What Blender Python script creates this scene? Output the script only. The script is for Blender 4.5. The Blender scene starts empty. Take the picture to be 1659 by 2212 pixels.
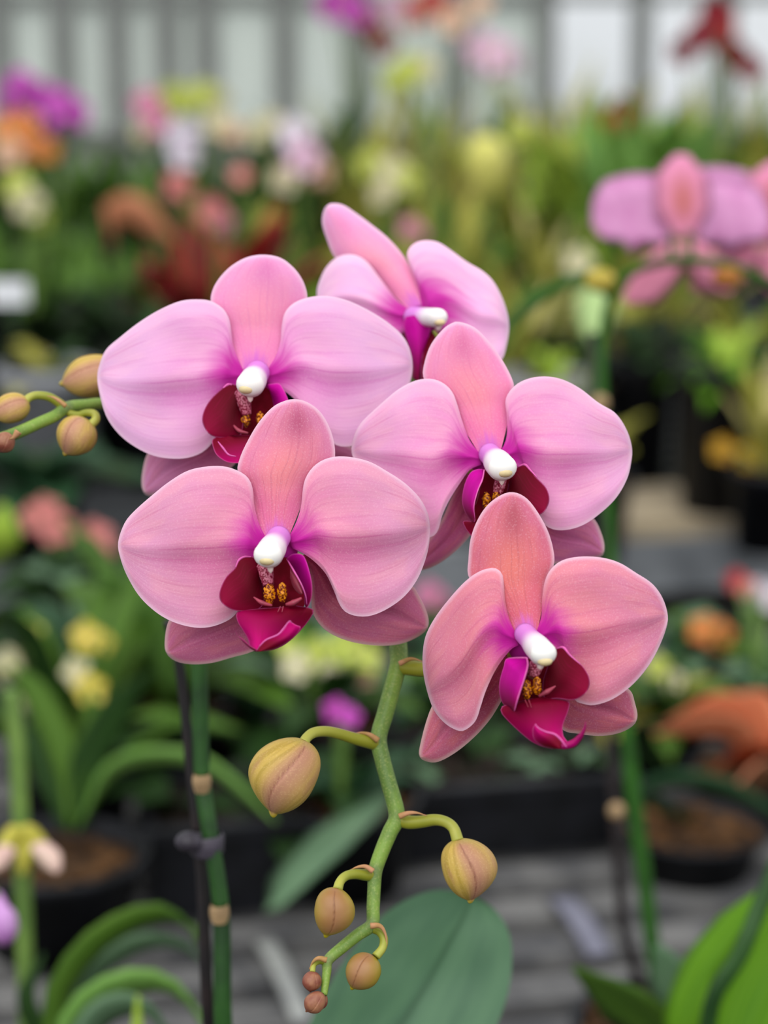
import bpy, bmesh, math, random
import numpy as np
from mathutils import Vector, Matrix, noise as mnoise

scene = bpy.context.scene
COL = scene.collection
rng = random.Random(7)

# ------------------------------------------------------------------ camera
IMW, IMH = 1659.0, 2212.0
FPX = 4661.0            # focal length in pixels of the 1659x2212 frame
FOCUS = 0.55
PITCH = math.radians(14.0)
CAM = Vector((0.0, 0.0, 1.30))
RIGHT = Vector((1, 0, 0))
UP = Vector((0, math.sin(PITCH), math.cos(PITCH)))
FWD = Vector((0, math.cos(PITCH), -math.sin(PITCH)))
PX = FOCUS / FPX        # metres per pixel at the focus distance

def W(px, py, d):
    """world point seen at pixel (px,py) at depth d (metres along the view axis)"""
    return CAM + RIGHT * ((px - IMW / 2) * d / FPX) + UP * (-(py - IMH / 2) * d / FPX) + FWD * d

cam_data = bpy.data.cameras.new('camera')
cam = bpy.data.objects.new('camera', cam_data)
COL.objects.link(cam)
cam.location = CAM
cam.rotation_euler = (math.pi / 2 - PITCH, 0, 0)
cam_data.sensor_fit = 'VERTICAL'
cam_data.sensor_height = 36.0
cam_data.sensor_width = 27.0
cam_data.lens = 36.0 * FPX / IMH
cam_data.clip_start = 0.02
cam_data.clip_end = 200
cam_data.dof.use_dof = True
cam_data.dof.focus_distance = FOCUS
cam_data.dof.aperture_fstop = 8.0
scene.camera = cam

# ------------------------------------------------------------------ helpers
def srgb(r, g, b):
    def f(c):
        c /= 255.0
        return c / 12.92 if c <= 0.04045 else ((c + 0.055) / 1.055) ** 2.4
    return (f(r), f(g), f(b), 1.0)

def spline(pts, n_per=10):
    """Catmull-Rom through the points (any dimension)"""
    P = [np.array(p, float) for p in pts]
    if len(P) < 3:
        return [P[0] + (P[-1] - P[0]) * t for t in np.linspace(0, 1, n_per + 1)]
    Q = [2 * P[0] - P[1]] + P + [2 * P[-1] - P[-2]]
    out = []
    for i in range(1, len(Q) - 2):
        p0, p1, p2, p3 = Q[i - 1], Q[i], Q[i + 1], Q[i + 2]
        for k in range(n_per):
            t = k / n_per
            out.append(0.5 * (2 * p1 + (p2 - p0) * t + (2 * p0 - 5 * p1 + 4 * p2 - p3) * t * t
                              + (3 * p1 - 3 * p2 + p3 - p0) * t ** 3))
    out.append(P[-1])
    return out

def resample(pts, n):
    A = np.array(pts)
    seg = np.linalg.norm(np.diff(A, axis=0), axis=1)
    s = np.concatenate([[0], np.cumsum(seg)])
    t = np.linspace(0, s[-1], n + 1)
    return np.stack([np.interp(t, s, A[:, k]) for k in range(A.shape[1])], axis=1)

def link(name, mesh, parent=None, mats=()):
    o = bpy.data.objects.new(name, mesh)
    COL.objects.link(o)
    for m in mats:
        mesh.materials.append(m)
    if parent is not None:
        o.parent = parent
    return o

def mesh_from(name, verts, faces, mat_idx=None, smooth=True, attrs=None):
    me = bpy.data.meshes.new(name)
    me.from_pydata([tuple(v) for v in verts], [], faces)
    if mat_idx is not None:
        me.polygons.foreach_set('material_index', mat_idx)
    if smooth:
        me.polygons.foreach_set('use_smooth', [True] * len(me.polygons))
    if attrs:
        for k, vals in attrs.items():
            a = me.attributes.new(k, 'FLOAT', 'POINT')
            a.data.foreach_set('value', np.array(vals, dtype=np.float32))
    me.update()
    return me

def fix_normals(me):
    bm = bmesh.new()
    bm.from_mesh(me)
    bmesh.ops.recalc_face_normals(bm, faces=bm.faces)
    bm.to_mesh(me)
    bm.free()

def thing(name, label, cat, loc=(0, 0, 0), group=None, rotz=0.0):
    o = bpy.data.objects.new(name, None)
    COL.objects.link(o)
    o.location = loc
    o.rotation_euler = (0, 0, rotz)
    o.empty_display_size = 0.01
    o['label'] = label
    o['category'] = cat
    if group:
        o['group'] = group
    return o

def tag(o, label=None, cat=None, group=None, kind=None):
    if label: o['label'] = label
    if cat: o['category'] = cat
    if group: o['group'] = group
    if kind: o['kind'] = kind
    return o

class MB:
    """collects shapes into one mesh"""
    def __init__(self):
        self.v, self.f, self.m = [], [], []
        self.attrs = {}
    def add(self, verts, faces, mi=0, **attrs):
        b = len(self.v)
        self.v.extend([Vector(x) for x in verts])
        self.f.extend([tuple(i + b for i in f) for f in faces])
        self.m.extend([mi] * len(faces))
        for k, vals in attrs.items():
            self.attrs.setdefault(k, [0.0] * b)
            self.attrs[k].extend(list(vals))
        for k in self.attrs:
            self.attrs[k] += [0.0] * (len(self.v) - len(self.attrs[k]))
        return self
    def box(self, c, s, mi=0, rot=None):
        c = Vector(c)
        vs = []
        for dx in (-.5, .5):
            for dy in (-.5, .5):
                for dz in (-.5, .5):
                    p = Vector((dx * s[0], dy * s[1], dz * s[2]))
                    if rot is not None:
                        p = rot @ p
                    vs.append(c + p)
        return self.add(vs, [(0, 1, 3, 2), (4, 6, 7, 5), (0, 4, 5, 1), (2, 3, 7, 6), (0, 2, 6, 4), (1, 5, 7, 3)], mi)
    def tube(self, pts, radii, n=12, mi=0, caps=True, squash=1.0):
        P = [Vector(p) for p in pts]
        if not hasattr(radii, '__len__'):
            radii = [radii] * len(P)
        ref = None
        vs, fs, pt, pa = [], [], [], []
        for i, p in enumerate(P):
            t = (P[min(i + 1, len(P) - 1)] - P[max(i - 1, 0)]).normalized()
            if ref is None:
                ref = Vector((0, 0, 1)) if abs(t.z) < 0.9 else Vector((1, 0, 0))
            s = t.cross(ref).normalized()
            ref = s.cross(t).normalized()
            for k in range(n):
                a = 2 * math.pi * k / n
                vs.append(p + (s * math.cos(a) + ref * math.sin(a) * squash) * radii[i])
                pt.append(i / (len(P) - 1)); pa.append(k / n)
        for i in range(len(P) - 1):
            for k in range(n):
                k2 = (k + 1) % n
                fs.append((i * n + k, i * n + k2, (i + 1) * n + k2, (i + 1) * n + k))
        if caps:
            b = len(vs)
            vs += [P[0], P[-1]]; pt += [0, 1]; pa += [0, 0]
            for k in range(n):
                k2 = (k + 1) % n
                fs.append((b, k2, k))
                fs.append((b + 1, (len(P) - 1) * n + k, (len(P) - 1) * n + k2))
        return self.add(vs, fs, mi, pt=pt, pa=pa)
    def lathe(self, c, prof, n=24, mi=0, axis=None):
        """prof: list of (radius, height)"""
        c = Vector(c)
        q = Vector((0, 0, 1)).rotation_difference(axis) if axis is not None else None
        vs, fs = [], []
        for r, h in prof:
            for k in range(n):
                a = 2 * math.pi * k / n
                p = Vector((r * math.cos(a), r * math.sin(a), h))
                if q: p = q @ p
                vs.append(c + p)
        for i in range(len(prof) - 1):
            for k in range(n):
                k2 = (k + 1) % n
                fs.append((i * n + k, i * n + k2, (i + 1) * n + k2, (i + 1) * n + k))
        return self.add(vs, fs, mi)
    def leaf(self, pts, widths, side=None, fold=0.25, thick=0.0008, mi=0, seg=10):
        """a strap or blade along pts with a lens-thick folded cross section"""
        P = [Vector(p) for p in spline(pts, max(2, seg // max(1, len(pts) - 1)))]
        n = len(P)
        wq = np.interp(np.linspace(0, 1, n), np.linspace(0, 1, len(widths)), widths)
        vs, fs, lu, lv = [], [], [], []
        ps = None
        cross = [(-1, 0.0), (-0.5, 1), (0, 1), (0.5, 1), (1, 0.0), (0.5, -1), (0, -1), (-0.5, -1)]
        for i in range(n):
            t = (P[min(i + 1, n - 1)] - P[max(i - 1, 0)]).normalized()
            s = Vector(side) if side is not None else t.cross(Vector((0, 0, 1)))
            if s.length < 1e-4:
                s = ps if ps is not None else Vector((1, 0, 0))
            s = (s - t * s.dot(t)).normalized()
            if ps is not None and s.dot(ps) < 0 and side is None:
                s = -s
            ps = s
            nn = s.cross(t).normalized()
            if nn.z < 0 and side is None:
                nn = -nn
            w = max(wq[i], 0.0004)
            for (a, b) in cross:
                vs.append(P[i] + s * (a * w) + nn * (abs(a) * fold * w + b * thick * 0.5))
                lu.append(i / (n - 1)); lv.append(a)
        k = len(cross)
        for i in range(n - 1):
            for j in range(k):
                j2 = (j + 1) % k
                fs.append((i * k + j, i * k + j2, (i + 1) * k + j2, (i + 1) * k + j))
        fs.append(tuple(range(k - 1, -1, -1)))
        fs.append(tuple((n - 1) * k + j for j in range(k)))
        return self.add(vs, fs, mi, lu=lu, lv=lv)
    def blob(self, c, r, n=12, m=8, mi=0, sx=1, sy=1, sz=1, rot=None):
        c = Vector(c); vs, fs = [], []
        for i in range(m + 1):
            th = math.pi * i / m
            for k in range(n):
                a = 2 * math.pi * k / n
                p = Vector((math.sin(th) * math.cos(a) * sx, math.sin(th) * math.sin(a) * sy, math.cos(th) * sz)) * r
                if rot is not None: p = rot @ p
                vs.append(c + p)
        for i in range(m):
            for k in range(n):
                k2 = (k + 1) % n
                fs.append((i * n + k, (i + 1) * n + k, (i + 1) * n + k2, i * n + k2))
        return self.add(vs, fs, mi)
    def build(self, name, mats, parent=None, smooth=True, world=True):
        inv = Vector((0, 0, 0))
        if parent is not None:
            p = parent; off = Vector((0, 0, 0))
            while p is not None:
                off += Vector(p.location); p = p.parent
            inv = off
        vs = [v - inv for v in self.v] if world else self.v
        me = mesh_from(name, vs, self.f, self.m, smooth, self.attrs)
        if not hasattr(mats, '__len__'): mats = [mats]
        return link(name, me, parent, mats)

# ------------------------------------------------------------------ materials
class NT:
    def __init__(self, name):
        self.mat = bpy.data.materials.new(name)
        self.mat.use_nodes = True
        self.t = self.mat.node_tree
        self.t.nodes.clear()
        self.out = self.t.nodes.new('ShaderNodeOutputMaterial')
    def n(self, typ, **kw):
        x = self.t.nodes.new(typ)
        for k, v in kw.items():
            setattr(x, k, v)
        return x
    def l(self, a, b):
        self.t.links.new(a, b)
    def set(self, sock, v):
        if hasattr(v, 'is_output'):
            self.l(v, sock)
        else:
            sock.default_value = v
    def m(self, op, a, b=0.0, c=0.0, clamp=False):
        x = self.n('ShaderNodeMath', operation=op, use_clamp=clamp)
        self.set(x.inputs[0], a); self.set(x.inputs[1], b); self.set(x.inputs[2], c)
        return x.outputs[0]
    def attr(self, name):
        x = self.n('ShaderNodeAttribute', attribute_name=name)
        return x.outputs['Fac']
    def mix(self, f, a, b, blend='MIX'):
        x = self.n('ShaderNodeMix', data_type='RGBA', blend_type=blend)
        x.clamp_factor = True
        self.set(x.inputs[0], f); self.set(x.inputs[6], a); self.set(x.inputs[7], b)
        return x.outputs[2]
    def smooth(self, v, lo, hi):
        x = self.n('ShaderNodeMapRange', interpolation_type='SMOOTHSTEP')
        self.set(x.inputs[0], v)
        if lo < hi:
            x.inputs[1].default_value = lo; x.inputs[2].default_value = hi
            x.inputs[3].default_value = 0; x.inputs[4].default_value = 1
        else:
            x.inputs[1].default_value = hi; x.inputs[2].default_value = lo
            x.inputs[3].default_value = 1; x.inputs[4].default_value = 0
        return x.outputs[0]
    def gauss(self, v, c, w):
        d = self.m('DIVIDE', self.m('SUBTRACT', v, c), w)
        return self.m('EXPONENT', self.m('MULTIPLY', self.m('MULTIPLY', d, d), -1.0))
    def comb(self, x, y, z=0.0):
        k = self.n('ShaderNodeCombineXYZ')
        self.set(k.inputs[0], x); self.set(k.inputs[1], y); self.set(k.inputs[2], z)
        return k.outputs[0]
    def noise(self, vec=None, scale=5.0, detail=2.0, rough=0.5):
        x = self.n('ShaderNodeTexNoise')
        if vec is not None: self.l(vec, x.inputs['Vector'])
        x.inputs['Scale'].default_value = scale
        x.inputs['Detail'].default_value = detail
        x.inputs['Roughness'].default_value = rough
        return x.outputs['Fac']
    def obj(self):
        return self.n('ShaderNodeTexCoord').outputs['Object']
    def finish(self, color, rough=0.5, trans=0.0, spec=0.4, bump=None, bump_str=0.1, bump_dist=0.0005, sss=0.0, sheen=0.0, coat=0.0, trans_color=None):
        p = self.n('ShaderNodeBsdfPrincipled')
        self.set(p.inputs['Base Color'], color)
        self.set(p.inputs['Roughness'], rough)
        p.inputs['Specular IOR Level'].default_value = spec
        if sheen:
            p.inputs['Sheen Weight'].default_value = sheen
            p.inputs['Sheen Roughness'].default_value = 0.4
        if coat:
            p.inputs['Coat Weight'].default_value = coat
            p.inputs['Coat Roughness'].default_value = 0.25
        if sss:
            p.inputs['Subsurface Weight'].default_value = sss
            p.inputs['Subsurface Radius'].default_value = (1, .6, .5)
            p.inputs['Subsurface Scale'].default_value = 0.002
        if bump is not None:
            b = self.n('ShaderNodeBump')
            b.inputs['Strength'].default_value = bump_str
            b.inputs['Distance'].default_value = bump_dist
            self.l(bump, b.inputs['Height'])
            self.l(b.outputs[0], p.inputs['Normal'])
        sh = p.outputs[0]
        if trans > 0:
            tr = self.n('ShaderNodeBsdfTranslucent')
            self.set(tr.inputs['Color'], color if trans_color is None else trans_color)
            mx = self.n('ShaderNodeMixShader')
            mx.inputs[0].default_value = trans
            self.l(sh, mx.inputs[1]); self.l(tr.outputs[0], mx.inputs[2])
            sh = mx.outputs[0]
        self.l(sh, self.out.inputs[0])
        return self.mat

def simple(name, rgb, rough=0.5, var=0.12, scale=30, trans=0.0, spec=0.4, rgb2=None, detail=3):
    t = NT(name)
    c = srgb(*rgb)
    c2 = srgb(*rgb2) if rgb2 else tuple(x * (1 - var * 2) for x in c[:3]) + (1,)
    n = t.noise(t.obj(), scale, detail)
    col = t.mix(t.smooth(n, 0.35, 0.65), c, c2)
    return t.finish(col, rough, trans, spec)

def petal_mat(name, inner, outer, peach, peach_amt=0.3, crease=None, rim=(244, 214, 232), dorsal=False, mag=(206, 14, 164), mag_r=(0.55, 1.35), upper=None, tipc=None):
    t = NT(name)
    u, v, e, r = t.attr('pu'), t.attr('pv'), t.attr('pe'), t.attr('pr')
    col = t.mix(t.smooth(r, 0.8, 3.0), srgb(*inner), srgb(*outer))
    # soft blotches
    bl = t.noise(t.comb(t.m('MULTIPLY', u, 2.2), t.m('MULTIPLY', v, 1.8), 0.0), 1.6, 2)
    col = t.mix(t.m('MULTIPLY', t.smooth(bl, 0.42, 0.66), peach_amt), col, srgb(*peach))
    if dorsal:
        pm = t.m('MULTIPLY', t.gauss(u, 0.45, 0.26), t.gauss(v, 0.0, 0.62))
        col = t.mix(t.m('MULTIPLY', pm, 0.95), col, srgb(*peach))
        if tipc:
            tm = t.m('MULTIPLY', t.gauss(u, 0.76, 0.14), t.gauss(v, 0.1, 0.40))
            col = t.mix(t.m('MULTIPLY', tm, 0.85), col, srgb(*tipc))
    if crease:  # magenta band below the midline, deepened to paint in crease shade
        cm = t.m('MULTIPLY', t.m('MULTIPLY', t.gauss(v, 0.16, 0.2), t.smooth(u, 0.95, 0.3)), t.smooth(r, 0.3, 0.9))
        col = t.mix(t.m('MULTIPLY', cm, 0.55), col, srgb(*crease))
    # veins fan out along the petal
    vn = t.noise(t.comb(t.m('MULTIPLY', u, 2.6), t.m('MULTIPLY', v, 15.0), 3.3), 1.0, 3)
    vm = t.m('MULTIPLY', t.smooth(vn, 0.52, 0.72), 0.30 if dorsal else 0.26)
    dk = srgb(*(crease or tipc or (200, 90, 140)))
    col = t.mix(vm, col, dk)
    # midrib line
    ml = t.m('MULTIPLY', t.gauss(v, 0.015, 0.013), t.m('MULTIPLY', t.smooth(u, 0.15, 0.3), t.smooth(u, 0.8, 0.5)))
    col = t.mix(t.m('MULTIPLY', ml, 0.3 if dorsal else 0.55), col, dk)
    # fine sparkle of the cells, painted into the colour as pale specks
    sp = t.noise(t.obj(), 2600, 1)
    col = t.mix(t.m('MULTIPLY', t.smooth(sp, 0.5, 0.75), 0.17), col, srgb(252, 214, 228))
    # magenta throat
    mgn = t.noise(t.comb(t.m('MULTIPLY', u, 3.0), t.m('MULTIPLY', v, 8.0), 7.7), 1.0, 2)
    rr = t.m('ADD', r, t.m('MULTIPLY', t.m('SUBTRACT', mgn, 0.5), 0.5))
    rr = t.m('ADD', rr, t.m('MULTIPLY', t.m('ABSOLUTE', v), 0.28))
    col = t.mix(t.m('MULTIPLY', t.smooth(rr, mag_r[1], mag_r[0]), 0.95), col, srgb(*mag))
    # pale rim
    col = t.mix(t.m('MULTIPLY', t.m('MULTIPLY', t.smooth(e, 11, 0), t.smooth(r, 0.7, 1.7)), 0.62), col, srgb(*rim))
    return t.finish(col, 0.55, 0.16, 0.25, bump=t.noise(t.comb(t.m('MULTIPLY', u, 4), t.m('MULTIPLY', v, 26), 1.0), 1.0, 2), bump_str=0.12, bump_dist=0.0006, sheen=0.12)

def lip_mat(name, dark, bright, depth=0.7):
    """glossy crimson lip, brighter magenta towards its outer end"""
    t = NT(name)
    u, v, e = t.attr('pu'), t.attr('pv'), t.attr('pe')
    col = t.mix(t.smooth(u, 0.2, 0.95), srgb(*dark), srgb(*bright))
    vn = t.noise(t.comb(t.m('MULTIPLY', u, 2), t.m('MULTIPLY', v, 12), 0.0), 1.0, 2)
    col = t.mix(t.m('MULTIPLY', t.smooth(vn, 0.5, 0.7), 0.2), col, srgb(140, 0, 60))
    col = t.mix(t.m('MULTIPLY', t.gauss(v, 0.35, 0.45), t.m('MULTIPLY', t.smooth(u, 0.9, 0.3), depth)), col, srgb(58, 0, 6))
    col = t.mix(t.m('MULTIPLY', t.smooth(e, 3.0, 0), 0.4), col, srgb(225, 110, 180))
    return t.finish(col, 0.55, 0.0, 0.08)
# ------------------------------------------------------------------ petals from their outlines
def world_offset(parent):
    off = Vector((0, 0, 0))
    while parent is not None:
        off += Vector(parent.location); parent = parent.parent
    return off

def petal(parent, name, outline, tip, fl, shape, mat, th=0.0007, N=40, M=28):
    dense = np.array(spline(outline, 12))
    k = int(np.argmin(np.linalg.norm(dense - np.array(tip, float), axis=1)))
    E1 = resample(dense[:k + 1], N)
    E2 = resample(dense[k:][::-1], N)
    cx, cy, z0 = fl['c'][0], fl['c'][1], fl['z']
    tx, ty = fl.get('tx', 0.0), fl.get('ty', 0.0)
    V, F = [], []
    A = {'pu': [], 'pv': [], 'pe': [], 'pr': []}
    front, back = {}, {}
    off = world_offset(parent)
    for i in range(N + 1):
        for j in range(M + 1):
            if i == N and j > 0:
                front[i, j] = front[i, 0]; back[i, j] = back[i, 0]; continue
            t = 0.5 - 0.5 * math.cos(math.pi * j / M)
            p = E1[i] * (1 - t) + E2[i] * t
            u, v = i / N, 2 * t - 1
            pe = float(np.min(np.linalg.norm(dense - p, axis=1)))
            mx, my = (p[0] - cx) * PX, (p[1] - cy) * PX
            dz = tx * mx + ty * my + shape(u, v, mx, my)
            d = FOCUS + z0 + dz
            edge = (j == 0 or j == M or i == N)
            front[i, j] = len(V)
            V.append(W(p[0], p[1], d) - off)
            for kk, val in (('pu', u), ('pv', v), ('pe', 0.0 if edge else pe), ('pr', math.hypot(p[0] - cx, p[1] - cy) / 100.0)):
                A[kk].append(val)
            if edge:
                back[i, j] = front[i, j]
            else:
                back[i, j] = len(V)
                V.append(W(p[0], p[1], d + th * min(1.0, 0.35 + pe / 9.0)) - off)
                for kk in A: A[kk].append(A[kk][-1])
    def quad(a, b, c, d):
        q = []
        for x in (a, b, c, d):
            if x not in q: q.append(x)
        if len(q) >= 3: F.append(tuple(q))
    for i in range(N):
        for j in range(M):
            quad(front[i, j], front[i, j + 1], front[i + 1, j + 1], front[i + 1, j])
            quad(back[i, j], back[i + 1, j], back[i + 1, j + 1], back[i, j + 1])
    for j in range(M):
        quad(front[0, j], back[0, j], back[0, j + 1], front[0, j + 1])
    me = mesh_from(name, V, F, None, True, A)
    fix_normals(me)
    return link(name, me, parent, [mat])

def rip(x, y, s):
    return mnoise.noise(Vector((x * 90 + s * 7.1, y * 90 - s * 3.3, s * 1.7)))

def sh_petal(seed, back=0.004, ridge=0.0022, bulge=0.003, wave=0.0012, lower=0.003):
    def f(u, v, x, y):
        z = -bulge * math.sin(math.pi * min(1, u * 1.05)) + back * u * u
        z += 0.0025 * max(0, -v) ** 2 * math.sin(math.pi * u)        # upper half leans back to the light
        z -= lower * max(0, v) ** 1.6 * math.sin(math.pi * u)        # lower rim comes forward again
        z -= ridge * math.exp(-abs(v + 0.02) / 0.22) * math.sin(math.pi * min(1.0, u * 1.1)) ** 0.7
        z += wave * rip(x, y, seed) * min(1, u * 2)
        z += 0.0022 * max(0, abs(v) - 0.8) * 5 * u * (1 - u) * 2
        return z
    return f

def sh_dorsal(seed, lean=0.004, cup=0.003, off=0.002):
    def f(u, v, x, y):
        z = off * min(1, u * 3) + lean * u * u
        z += cup * v * v * math.sin(math.pi * min(1, u * 0.9))
        z -= 0.0016 * math.sin(math.pi * u)
        z += 0.0007 * rip(x, y, seed)
        return z
    return f

def sh_lateral(seed, off=0.006, lean=0.010):
    def f(u, v, x, y):
        z = off * min(1, u * 3) + lean * u * u
        z += 0.0018 * v * v
        z += 0.0012 * math.exp(-abs(v) / 0.15) * math.sin(math.pi * u)
        z += 0.0009 * rip(x, y, seed)
        return z
    return f

def sh_lin(z0, zu, zv=0.0, cup=0.0, bulge=0.0):
    def f(u, v, x, y):
        return z0 + zu * u + zv * v + cup * v * v - bulge * math.sin(math.pi * u) * (1 - v * v)
    return f

# materials of each bloom: the upper blooms are paler and more lilac, the lowest is salmon
def bloom_mats(tagname, inner, outer, peach, crease, d_in, d_out, d_peach, d_tip, l_in, l_out):
    return dict(
        petal=petal_mat('petal_' + tagname, inner, outer, peach, 0.45, crease),
        dorsal=petal_mat('dorsal_' + tagname, d_in, d_out, d_peach, 0.25, None, dorsal=True, mag=(226, 120, 214), mag_r=(0.3, 0.75), tipc=d_tip),
        lateral=petal_mat('lateral_' + tagname, l_in, l_out, d_peach, 0.35, (176, 62, 112), rim=(238, 216, 208), mag=(150, 30, 70), mag_r=(0.5, 1.9)),
    )
MA = bloom_mats('lilac', (246, 164, 218), (234, 180, 222), (248, 190, 220), (204, 88, 176),
                (246, 140, 196), (240, 164, 214), (250, 156, 186), (226, 126, 184), (214, 100, 156), (230, 150, 200))
MB_ = bloom_mats('rose', (237, 141, 180), (225, 154, 190), (239, 165, 182), (196, 78, 142),
                 (229, 114, 163), (223, 135, 176), (246, 146, 153), (189, 82, 121), (196, 82, 125), (220, 120, 163))
MC = bloom_mats('pink', (246, 154, 206), (236, 172, 214), (248, 182, 206), (210, 88, 170),
                (246, 128, 184), (240, 154, 202), (255, 154, 172), (222, 114, 162), (208, 88, 144), (228, 130, 186))
MD = bloom_mats('salmon', (233, 132, 152), (217, 132, 165), (234, 148, 154), (189, 72, 122),
                (225, 107, 133), (212, 111, 144), (240, 132, 124), (181, 79, 94), (189, 74, 109), (212, 111, 142))
ME = bloom_mats('pale', (250, 180, 226), (244, 200, 238), (252, 206, 228), (224, 140, 206),
                (252, 150, 198), (242, 168, 220), (255, 166, 190), (236, 140, 190), (214, 100, 156), (230, 150, 200))
LOBE = lip_mat('lip_inner_crimson', (92, 0, 22), (122, 0, 44))
LOBE_OUT = lip_mat('lip_outer_magenta', (196, 10, 152), (120, 0, 56), 0.25)
MID = lip_mat('lip_mid_magenta', (112, 0, 32), (186, 0, 106), 0.15)
THROAT = simple('lip_throat_crimson', (96, 0, 16), 0.6, 0.2, 200, spec=0.1, rgb2=(124, 4, 34))
BASEM = simple('flower_base_magenta', (186, 30, 150), 0.6, 0.1, 200, spec=0.15)
def _cal():
    t = NT('callus_yellow')
    n = t.noise(t.obj(), 1700, 2)
    c = t.mix(t.smooth(n, 0.46, 0.54), srgb(116, 30, 8), srgb(236, 150, 16))
    return t.finish(c, 0.45, 0, 0.4)
CALLUS = _cal()
CREST = simple('lip_crest_pink', (168, 62, 84), 0.4, 0.15, 300)
def _claw():
    t = NT('lip_claw_speckled')
    n = t.noise(t.obj(), 1900, 1)
    c = t.mix(t.smooth(n, 0.45, 0.58), srgb(128, 12, 48), srgb(200, 112, 134))
    return t.finish(c, 0.4, 0, 0.4)
CLAW = _claw()
EDGE = simple('lip_edge_pale', (222, 96, 172), 0.4, 0.1, 300)
TENDRIL = simple('lip_tendril', (176, 0, 104), 0.35, 0.15, 200)
def _pist():
    t = NT('column_white')
    p = t.attr('pt')
    c = t.mix(t.smooth(p, 0.2, 0.56), srgb(226, 146, 232), srgb(252, 250, 250))
    return t.finish(c, 0.35, 0.1, 0.4, sss=0.2)
PIST = _pist()
CAPM = simple('anther_cap_ivory', (252, 250, 244), 0.35, 0.02, 200)
BEAK = simple('anther_beak', (240, 216, 208), 0.4, 0.05, 200)
CAPSPOT = simple('anther_spot', (232, 212, 160), 0.45, 0.08, 300)

# ------------------------------------------------------------------ stems, buds
def _stem():
    t = NT('spike_green')
    n = t.noise(t.obj(), 90, 3)
    sp = t.noise(t.obj(), 1700, 2)
    c = t.mix(t.smooth(n, 0.35, 0.65), srgb(126, 158, 64), srgb(96, 126, 58))
    c = t.mix(t.m('MULTIPLY', t.smooth(sp, 0.5, 0.7), 0.4), c, srgb(168, 176, 104))
    nd = t.attr('nd')
    c = t.mix(t.m('MULTIPLY', t.smooth(nd, 0.1, 1.0), 0.55), c, srgb(104, 98, 92))
    return t.finish(c, 0.45, 0.05, 0.35)
STEM = _stem()
def _pedi():
    t = NT('pedicel_yellow_green')
    p = t.attr('pt')
    n = t.noise(t.obj(), 120, 2)
    c = t.mix(t.smooth(p, 0.3, 1.0), srgb(148, 150, 44), srgb(186, 186, 84))
    c = t.mix(t.m('MULTIPLY', t.smooth(n, 0.45, 0.65), 0.35), c, srgb(112, 136, 34))
    return t.finish(c, 0.42, 0.08, 0.4)
PEDI = _pedi()
BRACT = simple('bract_tan', (192, 140, 104), 0.6, 0.15, 300, rgb2=(164, 128, 74), spec=0.2)
def _bud():
    t = NT('bud_olive_rose')
    u, a, s = t.attr('bt'), t.attr('ba'), t.attr('bs')
    st = t.noise(t.comb(t.m('MULTIPLY', u, 1.5), t.m('MULTIPLY', a, 26.0), 0.0), 1.0, 2)
    yel = t.mix(t.smooth(st, 0.4, 0.62), srgb(204, 172, 84), srgb(184, 154, 68))
    ros = t.noise(t.comb(t.m('MULTIPLY', u, 2.0), t.m('MULTIPLY', a, 9.0), 4.0), 1.0, 2)
    c = t.mix(t.m('MULTIPLY', t.m('MULTIPLY', t.smooth(a, -0.005, 0.005), t.smooth(a, 0.20, 0.02)), 0.9), yel, srgb(188, 134, 112))
    c = t.mix(t.m('MULTIPLY', t.m('MULTIPLY', t.smooth(a, 0.005, -0.005), t.smooth(a, -0.10, -0.01)), 0.7), c, srgb(190, 132, 116))
    c = t.mix(t.m('MULTIPLY', t.smooth(ros, 0.48, 0.68), 0.5), c, srgb(182, 128, 104))
    c = t.mix(t.smooth(u, 0.9, 1.0), c, srgb(176, 162, 34))
    c = t.mix(t.m('MULTIPLY', t.smooth(u, 0.1, 0.0), 0.6), c, srgb(178, 160, 70))
    c = t.mix(t.m('MULTIPLY', s, 0.75), c, srgb(140, 82, 74))
    g = t.noise(t.obj(), 2200, 1)
    c = t.mix(t.m('MULTIPLY', t.smooth(g, 0.5, 0.75), 0.18), c, srgb(236, 206, 150))
    return t.finish(c, 0.5, 0.05, 0.3)
BUD = _bud()
def _budg():
    t = NT('bud_green_brown')
    u, a, s = t.attr('bt'), t.attr('ba'), t.attr('bs')
    c = t.mix(t.gauss(a, 0.0, 0.19), srgb(168, 152, 24), srgb(166, 120, 82))
    n = t.noise(t.obj(), 160, 2)
    c = t.mix(t.m('MULTIPLY', t.smooth(n, 0.42, 0.65), 0.35), c, srgb(150, 104, 56))
    c = t.mix(t.smooth(u, 0.82, 0.98), c, srgb(160, 150, 20))
    c = t.mix(t.m('MULTIPLY', s, 0.6), c, srgb(112, 66, 40))
    return t.finish(c, 0.42, 0.05, 0.4)
BUDG = _budg()
BUDR = simple('bud_small_rosy', (160, 110, 80), 0.45, 0.2, 260, rgb2=(128, 68, 54))

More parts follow.
